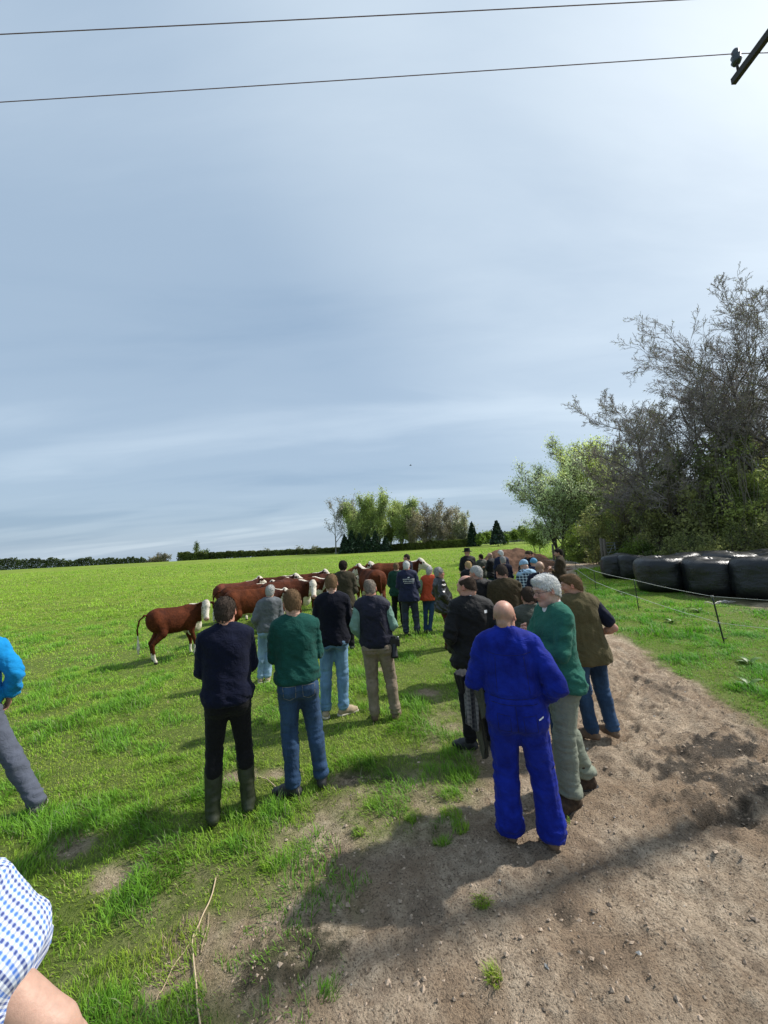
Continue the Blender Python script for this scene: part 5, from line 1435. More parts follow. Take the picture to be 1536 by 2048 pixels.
        s_ = done(f, 'welly' if kd == 'welly' else ('boot' if kd == 'boot' else 'shoe'), sh['mat'], max(.009, res * .65), lambda V: am * fbm(V * A_((1, 1, 2.)), 16, 3, seed + 3))
        if sh.get('sole') is not None:
            f = Field(); q = o * A_((1, 1, 0)); f.cone(q + A_((0, 0, .012)) - d * .04, q + A_((0, 0, .012)) + d * .165, .050 + gg, .042 + gg, .02); f.plane((0, 0, 1), .024); f.plane((0, 0, -1), .004)
            done(f, 'sole', sh['sole'], .009, parent=s_)
    # ---- top garments
    def top_garment(tp, nm):
        gg = tp.get('g', .018); hem = tp.get('hem', .93); f = Field()
        if not tp.get('only'): torso(f, gg, wk=tp.get('wk', 1.0))
        if one and nm == one: legs_f(f, bt.get('g', .022), bt.get('flare', .016), .02); hem = .02
        if hem < .90 and not one:
            z = .93
            while z > hem - .05:
                f.cone((-.055 * w, -.01, z), (.055 * w, -.01, z), .118 + gg + (.93 - z) * .12, .118 + gg + (.93 - z) * .12, .06, (Y1, .95)); z -= .07
        if tp.get('blouse'): f.cone(U((-.052 * w, -.005, hem + .05)), U((.052 * w, -.005, hem + .05)), .116 + gg, .116 + gg, .05, (Y1, .95))
        sl_ = tp.get('sleeve', 1.93)
        for sd in (-1, 1):
            sl = sl_[0 if sd < 0 else 1] if isinstance(sl_, tuple) else sl_
            if sl > 0: arm(f, sd, gg * tp.get('sg', .85), sl, tp.get('ak', .022))
            else: f.cone(S[sd] * A_((.80, 1, 1)), S[sd] * A_((.92, 1, 1)) + A_((0, 0, -.01)), .064 + gg, .060 + gg, .03)
        if tp.get('hood'): 
            f.ell(U((0, -.10, 1.465)), (.105, .06, .075), .03); f.ell(U((0, -.03, 1.49)), (.10, .085, .045), .03)
        col = tp.get('collar', 0)
        if col: f.cone(U((0, -.020, 1.47)), U((0, -.022, 1.49 + col)), .072 + gg * .3, .066 + gg * .3, .02)
        if not one: f.plane((0, 0, -1), -hem)
        else: f.plane((0, 0, -1), -.03)
        if tp.get('vneck'): f.cone(U((0, .10, 1.50)), U((0, .17, 1.50 - tp['vneck'])), .062, .012, .004, None, 'sub')
        # neck opening
        f.cone(Hd((0, -.01, 1.66)), U((0, -.018, 1.505 + col * .25)), .10, .056, .006, None, 'sub')
        am = tp.get('fold', .008); vert = tp.get('vert', 0)
        nrml = tp.get('dir', (1, 1, 1))
        def disp(V):
            Z = V[:, 2]; a = 1 - np.abs(fbm(V * A_((1.0, 1.0, 1.6)) + (V[:, :1] * .8) * A_((0, 0, 1.)), 6.5, 3, seed + 21)) * 2.3
            v = 1 - np.abs(fbm(V * A_((1.6, 1.6, .35)), 8, 2, seed + 5)) * 2.2
            k = .55 + .9 * np.exp(-((Z - hem - .08) / .10) ** 2) + .8 * (np.abs(V[:, 0]) > .2)
            o_ = am * 1.7 * (a * k * (1 - vert) + v * vert * .9)
            if tp.get('quilt'): o_ = o_ + .006 * np.abs(np.sin(Z * math.pi / .085)) - .003
            if one: o_ = o_ - .008 * np.exp(-((Z - 1.075) / .010) ** 2) + .004 * np.exp(-((Z - 1.10) / .03) ** 2) * (1 - np.abs(fbm(V * A_((1.6, 1.6, .2)), 18, 2, seed + 5)) * 2.2)
            if one: o_ = o_ + am * .9 * (np.exp(-((Z - .48) / .13) ** 2) + 1.3 * np.exp(-((Z - .12) / .1) ** 2)) * (1 - np.abs(fbm(V * A_((.7, .7, 2.4)), 10, 2, seed + 9)) * 2.3)
            return o_ - am * .3
        return done(f, nm, tp['mat'], res, disp, attrs=tp.get('attrs'))
    tops = top if isinstance(top, (list, tuple)) else [top]; tobs = []
    for tp in tops: tobs.append(top_garment(tp, tp.get('name', 'jumper')))
    for tp in tops:
        if tp.get('shirt_collar') is not None:
            f = Field(); f.cone(U((0, -.018, 1.475)), U((0, -.018, 1.535)), .073, .069, .02); f.cone(Hd((0, -.010, 1.68)), U((0, -.018, 1.46)), .085, .058, .004, None, 'sub'); nw = A_((0, .45, 1.)); f.plane(nw, float(nw @ U((0, -.02, 1.537)))); f.plane((0, 0, -1), -float(U((0, -.02, 1.485))[2]))
            done(f, 'shirt_collar', tp['shirt_collar'], hres)
    # ---- glasses
    if hk.get('glasses'):
        k = Bag(); a = np.linspace(0, 2 * math.pi, 17)
        def M(p): q = Hd(p) * sc; return (q[0] + shear[0] * q[2], q[1] + shear[1] * q[2], q[2])
        for sd in (-1, 1):
            k.tube([M((sd * .033 + .024 * math.cos(q), .112 - abs(math.cos(q)) * .0 - (.006 if math.cos(q) * sd > 0 else 0), 1.662 + .018 * math.sin(q))) for q in a], .0019, 6)
            k.tube([M((sd * .057, .106, 1.668)), M((sd * .078, .06, 1.668)), M((sd * .083, .0, 1.665)), M((sd * .082, -.02, 1.655))], .0019, 6)
        k.tube([M((-.010, .113, 1.666)), M((0, .117, 1.669)), M((.010, .113, 1.666))], .0019, 6)
        k.build('glasses', plain('glasses_frame', (.03, .018, .012), .35, 0, .5), root)
    root['sc'] = sc
    return dict(root=root, x=x, y=y, g=g, R0=R0, sc=sc, shear=shear, U=U, Hd=Hd, S=S, E=E, W=W, tops=tobs)
def on_back(P, ob, build, name, mat, side=-1, off=.004):
    """lay flat pieces (x, z in local metres) on a garment"""
    me = ob.data; bvh = BVHTree.FromPolygons([v.co for v in me.vertices], [p.vertices for p in me.polygons])
    V, Fc = build; out = []
    for (x, z) in V:
        hit = bvh.ray_cast(Vector((x, side * 1.0, z)), Vector((0, -side, 0)))
        yy = (hit[0].y if hit[0] else out[-1][1] if out else side * .15); out.append((x, yy + side * off, z))
    me2 = bpy.data.meshes.new(name); me2.from_pydata(out, [], Fc); me2.materials.append(mat); o = bpy.data.objects.new(name, me2)
    return link(o, ob)
def text_geo(body, size, cx, cz):
    cu = bpy.data.curves.new('lettering', 'FONT'); cu.body = body; cu.size = size; cu.align_x = 'CENTER'; cu.resolution_u = 2; cu.offset = size * .02
    ob = bpy.data.objects.new('lettering', cu); scene.collection.objects.link(ob); dg = bpy.context.evaluated_depsgraph_get(); me = bpy.data.meshes.new_from_object(ob.evaluated_get(dg))
    V = [(v.co.x + cx, v.co.y + cz) for v in me.vertices]; Fc = [tuple(p.vertices) for p in me.polygons]
    bpy.data.objects.remove(ob); bpy.data.curves.remove(cu); bpy.data.meshes.remove(me); return V, Fc

# ---- cloth
NAVY = fabric('navy_fleece', (.005, .007, .021)); NAVY2 = fabric('navy_knit', (.006, .007, .014)); GREENK = fabric('green_knit', (.009, .062, .050), .2, .9, 14, 300)
CARD = fabric('green_cardigan', (.026, .125, .090), .15, .95, 14, 260); BLACKT = fabric('black_trousers', (.008, .008, .009)); JEANS = fabric('dark_denim', (.012, .027, .062), .45, .85, 5, 500, c2=(.030, .065, .13), stretch=(1, 1, .4))
LJEANS = fabric('light_denim', (.13, .22, .32), .3, .85, 5, 500, c2=(.26, .38, .50), stretch=(1, 1, .4)); LJEANS2 = fabric('mid_denim', (.05, .12, .22), .4, .85, 4, 500, c2=(.18, .32, .47), stretch=(1, 1, .4))
KHAKI = fabric('khaki_twill', (.24, .19, .14)); SAGE = fabric('sage_shirt', (.16, .27, .22), .15, .8, 20, 500); GILN = fabric('navy_quilting', (.006, .007, .022), .25, .7, 14, 500, spec=.35)
HOOD = fabric('grey_jersey', (.115, .125, .135)); WHITES = fabric('white_cotton', (.68, .68, .70), .08); TWEED = fabric('olive_tweed', (.045, .038, .024), .35, .95, 40, 200); TWEED2 = fabric('brown_tweed', (.050, .038, .020), .35, .95, 40, 200)
BOIL = fabric('royal_blue_drill', (.002, .007, .155), .22, .8, 9, 380, c2=(.006, .020, .26), fold_s=.45); LEATH = plain('black_leather', (.014, .014, .014), .34, 0, .55, .3, 14, .5); BLK = fabric('black_softshell', (.007, .007, .008), .3, .7, spec=.25)
NAVJ = fabric('navy_jacket', (.012, .016, .045), .25, .75, spec=.25); NAVW = fabric('navy_overtrousers', (.014, .020, .045), .3, .55, spec=.4); OLIVE = fabric('olive_gilet_wool', (.095, .078, .038), .18, .95, 12, 240); NAVTEE = fabric('navy_tee', (.010, .012, .026))
GREYT = fabric('grey_green_twill', (.20, .22, .17), .12, .85); WAX = fabric('waxed_olive_cotton', (.055, .058, .042), .35, .6, 8, 300, spec=.3); DGREEN = fabric('bottle_green_knit', (.012, .045, .030)); ORANGE = fabric('orange_gilet', (.50, .075, .030), .15, .7)
PALEG = fabric('pale_green_sleeve', (.22, .33, .20), .12); MAROON = fabric('maroon_trousers', (.075, .018, .018)); AZURE = fabric('bright_blue_jumper', (.008, .22, .52), .12, .9, 14, 300); SLATE = fabric('slate_trousers', (.085, .095, .125), .15)
BRTEE = fabric('brown_tee', (.040, .030, .018)); RUST = fabric('pale_blue_hood', (.28, .42, .55), .1); BEAN = fabric('light_blue_wool', (.10, .27, .42), .15)
RUB = plain('green_rubber', (.030, .036, .020), .5, 0, .4, .4, 8, .3); DSHOE = plain('dark_shoe_leather', (.030, .030, .032), .5, 0, .4, .4, 20, .3); TSHOE = plain('tan_suede', (.38, .30, .20), .85); BSHOE = plain('brown_suede', (.16, .11, .075), .85, 0, .2, .35, 20, .4)
MBOOT = plain('muddy_brown_boot', (.050, .034, .022), .75, 0, .2, .5, 30, .8); SOLE = plain('pale_sole', (.45, .42, .33), .7); BSOLE = plain('black_sole', (.02, .02, .02), .8)
H_BR = hair_mat('brown_hair', (.060, .040, .028)); H_GB = hair_mat('grey_brown_hair', (.060, .044, .034)); H_LB = hair_mat('light_brown_hair', (.17, .105, .055)); H_GI = hair_mat('sandy_brown_hair', (.20, .125, .065)); H_WH = hair_mat('white_hair', (.66, .66, .64))
H_GR = hair_mat('grey_hair', (.33, .32, .30)); H_DK = hair_mat('dark_hair', (.022, .016, .013)); H_BL = hair_mat('blonde_hair', (.48, .34, .17)); H_FU = hair_mat('thin_grey_hair', (.24, .20, .16)); FELT = fabric('black_felt', (.012, .012, .012)); H_LG = hair_mat('light_grey_hair', (.50, .49, .46))
def checks(name, a, b, c, freq, attr=None, w=.5):
    m, nt, N, L = nodes(name)
    if attr: v = N('ShaderNodeAttribute'); v.attribute_name = attr; v = v.outputs['Vector']
    else: v = N('ShaderNodeTexCoord').outputs['Object']
    s = N('ShaderNodeSeparateXYZ'); L(v, s.inputs[0])
    def band(o): return n_math(N, L, 'GREATER_THAN', n_math(N, L, 'SINE', n_math(N, L, 'MULTIPLY', o, freq)), 1 - 2 * w)
    u = band(s.outputs[0]); t = band(s.outputs[1 if attr else 2])
    q = n_math(N, L, 'ADD', n_math(N, L, 'MULTIPLY', u, .5), n_math(N, L, 'MULTIPLY', t, .5))
    dk = n_math(N, L, 'GREATER_THAN', n_math(N, L, 'SINE', n_math(N, L, 'MULTIPLY', s.outputs[0], freq / 2)), 0)
    b2 = n_mix(N, L, dk, b, c)
    lo = n_mix(N, L, n_range(N, L, q, 0, .5), a, n_mix(N, L, .5, a, b2)); hi = n_mix(N, L, n_range(N, L, q, .5, 1), lo, b2)
    nz = n_noise(N, L, N('ShaderNodeTexCoord').outputs['Object'], 7, 4, .6, .8)
    finish(nt, N, L, hi, .85, nz, .5, .02, .2, .1); return m
PLAID = checks('navy_check', (.50, .62, .68), (.012, .030, .06), (.010, .020, .05), 105, None, .70)

J = dict(kind='shoe', mat=DSHOE)
# 1 boots man
person('man in a dark navy fleece and black trousers tucked into green wellies, arms folded', (449, 1194), (464, 1634), rot=2, top=dict(mat=NAVY, hem=.90, g=.024, collar=.045, fold=.006, blouse=1), bottom=dict(mat=BLACKT, g=.008, crease=.005, zmin=.34), w=1.04, belly=.02,
       shoes=dict(kind='welly', mat=RUB), hair=dict(kind='short', mat=H_GB, t=.017, mess=.006, glasses=1), skin='ruddy', hyaw=-14, hpitch=-4, stance=((-.14, 0, 2), (.13, .02, -4)), res=.012)
# 2 green jumper man
person('young man in a bottle green jumper and dark jeans, one shoe turned out', (583, 1178), (611, 1590), rot=4, top=dict(mat=GREENK, hem=.955, g=.020, collar=.02, fold=.008, blouse=1), bottom=dict(mat=JEANS, g=.014, pockets=1), w=1.0,
       shoes=dict(kind='boot', mat=DSHOE), hair=dict(kind='short', mat=H_LB, t=.010, mess=.003), skin='fair', hyaw=8, hpitch=-3, stance=((-.10, 0, 62), (.15, .06, -5)), res=.012)
# 3 navy jumper white collar
person('man in a black navy jumper with a white collar, faded blue jeans and tan shoes', (662, 1148), (672, 1434), rot=-3, arms=('front', 'front'), top=dict(mat=NAVY2, hem=.88, g=.022, fold=.007, shirt_collar=WHITES), bottom=dict(mat=LJEANS2, g=.016, pockets=1), w=1.02,
       shoes=dict(kind='shoe', mat=TSHOE, sole=SOLE), hair=dict(kind='short', mat=H_GI, t=.011), skin='fair', hyaw=3, hpitch=-6, stance=((-.12, 0, 5), (.10, .02, -65)), res=.013)
# 4 navy gilet, camera
P4 = person('man in a navy gilet, sage green sleeves and khaki trousers, camera at hip', (738, 1158), (772, 1441), rot=-4, arms=('pockets', 'bent'), top=[dict(mat=SAGE, name='shirt', hem=.96, g=.012, fold=.006, sg=1.3), dict(mat=GILN, name='gilet', hem=.90, g=.032, sleeve=0, collar=.035, fold=.009, vert=.3, quilt=0)],
       bottom=dict(mat=KHAKI, g=.016), w=1.12, shoes=dict(kind='shoe', mat=BSHOE), hair=dict(kind='short', mat=H_FU, t=.008, crown=1), skin='ruddy', hyaw=6, hpitch=-8, stance=((-.13, 0, 6), (.13, .03, -12)), res=.013)
# 5 grey hoodie
person('person with light grey hair in a grey hooded sweatshirt and pale jeans, near the cattle', (541, 1170), (529, 1364), rot=-2, arms=('pockets', 'front'), top=dict(mat=HOOD, hem=.90, g=.028, hood=1, fold=.008), bottom=dict(mat=LJEANS, g=.012), w=1.0,
       shoes=dict(kind='shoe', mat=TSHOE, sole=SOLE), hair=dict(kind='short', mat=H_LG, t=.018, low=.01), skin='fair', hyaw=-6, stance=((-.07, 0, 5), (.05, .0, -8)), res=.015)
# 6 tweed coat
person('dark haired man in an olive tweed coat behind the white collared man', (688, 1121), None, 8.3, rot=-2, arms=('front', 'front'), top=dict(mat=TWEED, hem=.72, g=.034, collar=.03, fold=.007), bottom=dict(mat=BLACKT), w=1.05,
       shoes=J, hair=dict(kind='short', mat=H_DK, t=.016, mess=.006), hyaw=0, hpitch=-5, res=.016)
# 7 navy coat with lettering
P7 = person('white haired man in a navy jacket with white lettering across the back', (812, 1122), (824, 1271), rot=-1, arms=('front', 'front'), top=dict(mat=NAVJ, name='jacket', hem=.80, g=.040, collar=.03, fold=.007), bottom=dict(mat=NAVW, g=.022, crease=.010), w=1.16,
       shoes=dict(kind='boot', mat=DSHOE), hair=dict(kind='short', mat=H_WH, t=.014), skin='ruddy', hyaw=-8, hpitch=-6, stance=((-.13, 0, 5), (.14, .02, -10)), res=.015)
WPRINT = plain('white_print', (.75, .75, .76), .7)
s7 = P7['sc']
for body, sz, z in (('NORTH LAKES', .042, 1.315), ('RURAL LEADERS', .036, 1.270)):
    on_back(P7, P7['tops'][0], text_geo(body, sz * s7, 0, z * s7), 'lettering', WPRINT)
bar = [(-.11 + .22 * i / 10, 1.235 * s7 + dz) for dz in (0, .008) for i in range(11)]; on_back(P7, P7['tops'][0], (bar, [(i, i + 1, i + 12, i + 11) for i in range(10)]), 'printed_line', WPRINT)
bar = [(-.022 + .044 * i / 4, 1.362 * s7 + dz) for dz in (0, .022) for i in range(5)]; on_back(P7, P7['tops'][0], (bar, [(i, i + 1, i + 6, i + 5) for i in range(4)]), 'printed_emblem', WPRINT)
# 8 green behind
person('brown haired man in dark green standing just left of the lettered jacket', (795, 1125), None, 10.2, rot=0, arms=('front', 'front'), top=dict(mat=DGREEN, hem=.85, g=.032, collar=.02), bottom=dict(mat=BLACKT), shoes=J, hair=dict(kind='short', mat=H_GI, t=.012), res=.018)
# 9 man beyond cattle
person('man in a navy gilet with pale green sleeves standing beyond the cattle, seen in profile', (817, 1108), None, 12.8, rot=60, arms=('bent', 'bent'), top=[dict(mat=PALEG, name='shirt', hem=.95, g=.012), dict(mat=NAVTEE, name='gilet', hem=.92, g=.028, sleeve=0, collar=.02)], bottom=dict(mat=BLACKT), shoes=J, hair=dict(kind='short', mat=H_GB, t=.010), skin='ruddy', hyaw=20, hpitch=-8, res=.018)
# 10 orange gilet
person('grey haired woman in an orange gilet with pale green sleeves and dark jeans', (859, 1133), (856, 1270), Y=9.4, rot=-12, arms=('pockets', 'front'), top=[dict(mat=PALEG, name='shirt', hem=.95, g=.014, sg=1.4), dict(mat=ORANGE, name='gilet', hem=.86, g=.032, sleeve=0, collar=.02)], bottom=dict(mat=JEANS, g=.006), w=1.05,
       shoes=J, hair=dict(kind='short', mat=H_LG, t=.020, low=.02), hyaw=-10, stance=((-.06, 0, 0), (.06, 0, -5)), res=.017)
# 11 leather jacket
person('woman with grey hair and glasses in a shiny black leather jacket, facing right', (876, 1135), (900, 1298), rot=-72, arms=('pockets', 'pockets'), top=dict(mat=LEATH, name='jacket', hem=.80, g=.034, collar=.03, fold=.013), bottom=dict(mat=MAROON, g=.006), w=1.06, belly=.03,
       shoes=dict(kind='boot', mat=MBOOT), hair=dict(kind='short', mat=H_GR, t=.024, low=.03, mess=.007, glasses=1), skin='ruddy', hyaw=-8, hpitch=-4, stance=((-.07, .08, 4), (.07, -.04, -6)), res=.014)
# 12 black softshell
P12 = person('balding man in a black jacket with a small white badge on the shoulder, looking left', (934, 1150), (962, 1494), rot=18, arms=('pockets', 'pockets'), top=dict(mat=BLK, name='jacket', hem=.84, g=.030, collar=.035, fold=.010, shirt_collar=WHITES), bottom=dict(mat=BLACKT, g=.014), w=1.12, belly=.03,
       shoes=dict(kind='boot', mat=DSHOE), hair=dict(kind='fringe', mat=H_BR, t=.009), skin='ruddy', hyaw=42, hpitch=-8, stance=((-.11, 0, 60), (.11, 0, -5)), res=.0125)
s = P12['sc']; bd = [(.10 + .035 * i / 4, 1.40 * s + dz) for dz in (-.03, .0) for i in range(5)]; on_back(P12, P12['tops'][0], (bd, [(i, i + 1, i + 6, i + 5) for i in range(4)]), 'badge', WPRINT)
# 13 hooded black jacket
person('grey haired man in a black hooded jacket, seen in left profile behind the balding man', (957, 1131), None, 6.2, rot=22, arms=('front', 'front'), top=dict(mat=BLK, name='jacket', hem=.80, g=.042, hood=1, fold=.012), bottom=dict(mat=BLACKT), shoes=J, hair=dict(kind='short', mat=H_LG, t=.012), skin='ruddy', hyaw=40, hpitch=-6, w=1.12, res=.015)
# 14, 15, 16
person('fair haired person in a black jacket just below the man in the brimmed hat', (941, 1122), None, 9.6, rot=12, arms=('front', 'front'), top=dict(mat=BLK, name='jacket', hem=.82, g=.036, collar=.03), bottom=dict(mat=BLACKT), shoes=J, hair=dict(kind='short', mat=H_BL, t=.013), skin='fair', hyaw=20, hpitch=-10, res=.018)
person('man in a dark brimmed hat and dark coat near the earth heap', (939, 1112), None, 12.6, rot=20, arms=('front', 'front'), top=dict(mat=BLK, name='coat', hem=.70, g=.036, collar=.03), bottom=dict(mat=BLACKT), shoes=J, hair=dict(kind='hat', mat=FELT), skin='ruddy', hyaw=-10, res=.018, h=1.86)
person('dark haired man in green jacket, left of the pair before the earth heap', (966, 1108), None, 14.2, rot=15, arms=('front', 'front'), top=dict(mat=WAX, name='jacket', hem=.82, g=.034, collar=.03), bottom=dict(mat=BLACKT), shoes=J, hair=dict(kind='short', mat=H_DK, t=.012), skin='ruddy', hyaw=30, res=.02, w=.95)
person('bald man in black jacket, right of the pair before the earth heap', (985, 1105), None, 13.6, rot=58, arms=('folded', 'folded'), top=dict(mat=BLK, name='jacket', hem=.84, g=.034, collar=.03), bottom=dict(mat=JEANS), shoes=J, hair=dict(fuzz=(.20, .14, .10)), skin='tan', hyaw=14, hpitch=-14, res=.018)
# 17 two grey
person('white haired man in a navy jacket standing in front of the earth heap', (1006, 1100), None, 12.8, rot=14, arms=('front', 'front'), top=dict(mat=NAVJ, name='jacket', hem=.82, g=.036, collar=.03), bottom=dict(mat=BLACKT), shoes=J, hair=dict(kind='short', mat=H_WH, t=.013), skin='ruddy', hyaw=30, hpitch=-8, res=.018)
person('grey haired person just in front of the white haired man by the earth heap', (1010, 1112), None, 10.6, rot=5, arms=('front', 'front'), top=dict(mat=NAVY, hem=.85, g=.030), bottom=dict(mat=BLACKT), shoes=J, hair=dict(kind='short', mat=H_GR, t=.016), skin='fair', hyaw=10, res=.018)
# 18 tweed jacket
person('dark haired man in a brown tweed jacket, head bowed, in the middle of the crowd', (1010, 1128), None, 6.0, rot=6, arms=('front', 'front'), top=dict(mat=TWEED2, name='jacket', hem=.78, g=.036, collar=.02, fold=.009), bottom=dict(mat=BLACKT), shoes=J, hair=dict(kind='short', mat=H_GB, t=.012), skin='ruddy', hyaw=22, hpitch=-22, w=1.08, bow=5, res=.014)
# 19 checks
person('person in a navy and white checked shirt with a pale blue hood', (1058, 1119), None, 8.6, rot=25, arms=('front', 'front'), top=[dict(mat=PLAID, name='shirt', hem=.82, g=.032, fold=.009), dict(mat=RUST, name='hood', hem=1.35, g=.036, hood=1, sleeve=0, only=1)], bottom=dict(mat=JEANS), shoes=J, hair=dict(kind='beanie', mat=RUST), skin='fair', hyaw=20, hpitch=-20, bow=10, res=.015)
person('person in a light blue woollen hat behind the checked shirt', (1072, 1117), None, 10.0, rot=10, arms=('front', 'front'), top=dict(mat=NAVJ, name='jacket', hem=.82, g=.036, collar=.03), bottom=dict(mat=BLACKT), shoes=J, hair=dict(kind='beanie', mat=BEAN), skin='fair', hyaw=15, res=.018)
person('shaven headed man in a dark navy coat, right of the checked shirt', (1084, 1122), None, 7.2, rot=2, arms=('front', 'front'), top=dict(mat=NAVTEE, name='coat', hem=.78, g=.038, collar=.03), bottom=dict(mat=BLACKT), shoes=J, hair=dict(fuzz=(.17, .12, .09)), skin='tan', hyaw=6, hpitch=-4, w=1.1, res=.015)
person('bearded man in dark clothes looking back towards the camera, beyond the blue hat', (1065, 1100), None, 12.4, rot=150, arms=('folded', 'folded'), top=dict(mat=NAVTEE, hem=.88, g=.03), bottom=dict(mat=BLACKT), shoes=J, hair=dict(kind='short', mat=H_BR, t=.014, stubble=(.10, .055, .03)), skin='ruddy', hyaw=-10, hpitch=-14, bow=10, res=.016)
person('person in black leaning in from the left towards the bearded man', (1049, 1108), None, 12.6, rot=-60, arms=('hang', 'front'), top=dict(mat=BLK, hem=.88, g=.034), bottom=dict(mat=BLACKT), shoes=J, hair=dict(kind='short', mat=H_DK, t=.014), skin='ruddy', bow=28, h=1.75, res=.018)
# 23 brown tee
person('dark bearded man in a brown short sleeved top, arms folded, standing apart by the fence', (1122, 1097), None, 10.8, rot=82, arms=('folded', 'folded'), top=dict(mat=BRTEE, name='tee', hem=.88, g=.030, sleeve=.9, collar=.01), bottom=dict(mat=BLACKT), shoes=J, hair=dict(kind='short', mat=H_DK, t=.013, stubble=(.03, .02, .015)), skin='tan', hyaw=10, hpitch=-4, w=1.1, belly=.03, res=.015)
# 24 waxed coat behind the cardigan man
person('stooping man in a worn olive waxed coat, hidden between the blue overalls and green cardigan', (1058, 1174), (1098, 1494), rot=8, arms=('front', 'front'), top=dict(mat=WAX, name='coat', hem=.78, g=.040, collar=.045, fold=.010), bottom=dict(mat=JEANS, g=.014), shoes=dict(kind='boot', mat=DSHOE), hair=dict(kind='short', mat=H_BR, t=.013), skin='ruddy', hyaw=8, hpitch=-12, w=1.15, bow=8, res=.013)
# 25 blonde
person('short blonde person half hidden between the white haired man and the olive gilet', (1130, 1178), (1165, 1404), rot=25, arms=('front', 'front'), top=dict(mat=ORANGE, name='jumper', hem=.88, g=.024), bottom=dict(mat=JEANS), shoes=dict(kind='shoe', mat=BSHOE), hair=dict(kind='short', mat=H_BL, t=.022, mess=.006, low=.03), skin='ruddy', hyaw=30, hpitch=-10, w=.92, res=.014)
# 28 olive gilet
person('smiling man in an olive woollen gilet over a navy tee shirt, jeans and brown boots', (1142, 1148), (1206, 1480), rot=34, arms=('hips', 'hips'), top=[dict(mat=NAVTEE, name='tee', hem=.94, g=.016, sleeve=.70, sg=1.5, fold=.006), dict(mat=OLIVE, name='gilet', hem=.80, g=.036, sleeve=0, collar=.045, fold=.009, vert=.5)], bottom=dict(mat=JEANS, g=.018), w=1.2, belly=.05,
       shoes=dict(kind='boot', mat=BSHOE), hair=dict(kind='short', mat=H_LB, t=.014, mess=.004, quiff=1), skin='ruddy', hyaw=58, hpitch=-8, stance=((-.12, 0, 38), (.12, .0, 8)), res=.0115)
# 27 green cardigan
person('white haired man with glasses in a green cardigan, arms folded, muddy boots', (1092, 1149), (1150, 1590), rot=122, arms=('crossl', 'crossr'), top=[dict(mat=WHITES, name='shirt', hem=1.0, g=.008, sleeve=.8, collar=.03), dict(mat=CARD, name='cardigan', hem=.87, g=.026, sleeve=(1.93, 1.55), fold=.007, blouse=1, sg=.6, ak=.010, vneck=.14, shirt_collar=WHITES)], bottom=dict(mat=GREYT, g=.018, crease=.009, zmin=.11, flare=.024), w=.98,
       shoes=dict(kind='boot', mat=MBOOT, g=.012, sole=BSOLE), hair=dict(kind='short', mat=H_WH, t=.020, mess=.007, quiff=1, glasses=1), skin='old', hyaw=2, hpitch=-14, stance=((-.10, .12, 10), (.10, -.15, -8)), res=.011)
# 26 boiler suit
P26 = person('bald man in royal blue overalls standing closest to the camera, back turned', (1003, 1200), (1066, 1680), rot=2, arms=('front', 'pockets'), elbow=((.06, 0, -.03), (.055, 0, -.02)), top=dict(mat=BOIL, name='overalls', g=.034, collar=.060, fold=.009, vert=.45), bottom=dict(one='overalls', g=.028, flare=.018), w=1.14, belly=.05, shoulders=1.06,
       shoes=dict(kind='boot', mat=BSHOE), hair=dict(fuzz=(.20, .15, .11)), skin='ruddy', hyaw=-16, hpitch=-8, stance=((-.15, .02, 4), (.14, 0, -4)), res=.0115)
s = P26['sc']; bd = [(.10 + .032 * i / 4, .935 * s + dz + .003 * i) for dz in (-.005, .005) for i in range(5)]; on_back(P26, P26['tops'][0], (bd, [(i, i + 1, i + 6, i + 5) for i in range(4)]), 'label_tab', WPRINT)
def surf_line(ob, pts, r, mat, name, side=-1, closed=False):
    me = ob.data; bvh = BVHTree.FromPolygons([v.co for v in me.vertices], [p.vertices for p in me.polygons]); out = []
    pts = list(pts) + ([pts[0]] if closed else [])
    for (a, b2), (c2, d2) in zip(pts[:-1], pts[1:]):
        n = max(3, int(math.hypot(c2 - a, d2 - b2) / .012))
        for q in np.linspace(0, 1, n + 1)[:-1]:
            vx, vz = a + (c2 - a) * q, b2 + (d2 - b2) * q; hit = bvh.ray_cast(Vector((vx, side * 1.0, vz)), Vector((0, -side, 0)))
            if hit[0]: out.append((hit[0].x, hit[0].y, hit[0].z))
    if len(out) > 3: k = Bag(); k.tube(out, r, 5); return k.build(name, mat, ob)
SEAM = plain('dark_seam', (.002, .004, .07), .8); o26 = P26['tops'][0]; sx_ = P26['shear'][0]
def sp(pts): return [(x * s + sx_ * z * s, z * s) for x, z in pts]
surf_line(o26, sp([(-.17, 1.075), (0, 1.068), (.17, 1.075)]), .0028, SEAM, 'waist_seam'); surf_line(o26, sp([(-.17, 1.035), (0, 1.028), (.17, 1.035)]), .0022, SEAM, 'waist_seam')
surf_line(o26, sp([(.045, .955), (.135, .965), (.135, .84), (.05, .835)]), .0020, SEAM, 'pocket_seam', closed=True); surf_line(o26, sp([(-.045, .955), (-.135, .965), (-.135, .84), (-.05, .835)]), .0020, SEAM, 'pocket_seam', closed=True)
surf_line(o26, sp([(0, 1.02), (0, .90), (0, .80)]), .0022, SEAM, 'back_seam'); surf_line(o26, sp([(-.17, 1.40), (-.09, 1.385), (0, 1.38), (.09, 1.385), (.17, 1.40)]), .0020, SEAM, 'yoke_seam')
surf_line(o26, sp([(-.10, 1.37), (-.11, 1.25), (-.115, 1.10)]), .0018, SEAM, 'back_pleat'); surf_line(o26, sp([(.10, 1.37), (.11, 1.25), (.115, 1.10)]), .0018, SEAM, 'back_pleat')
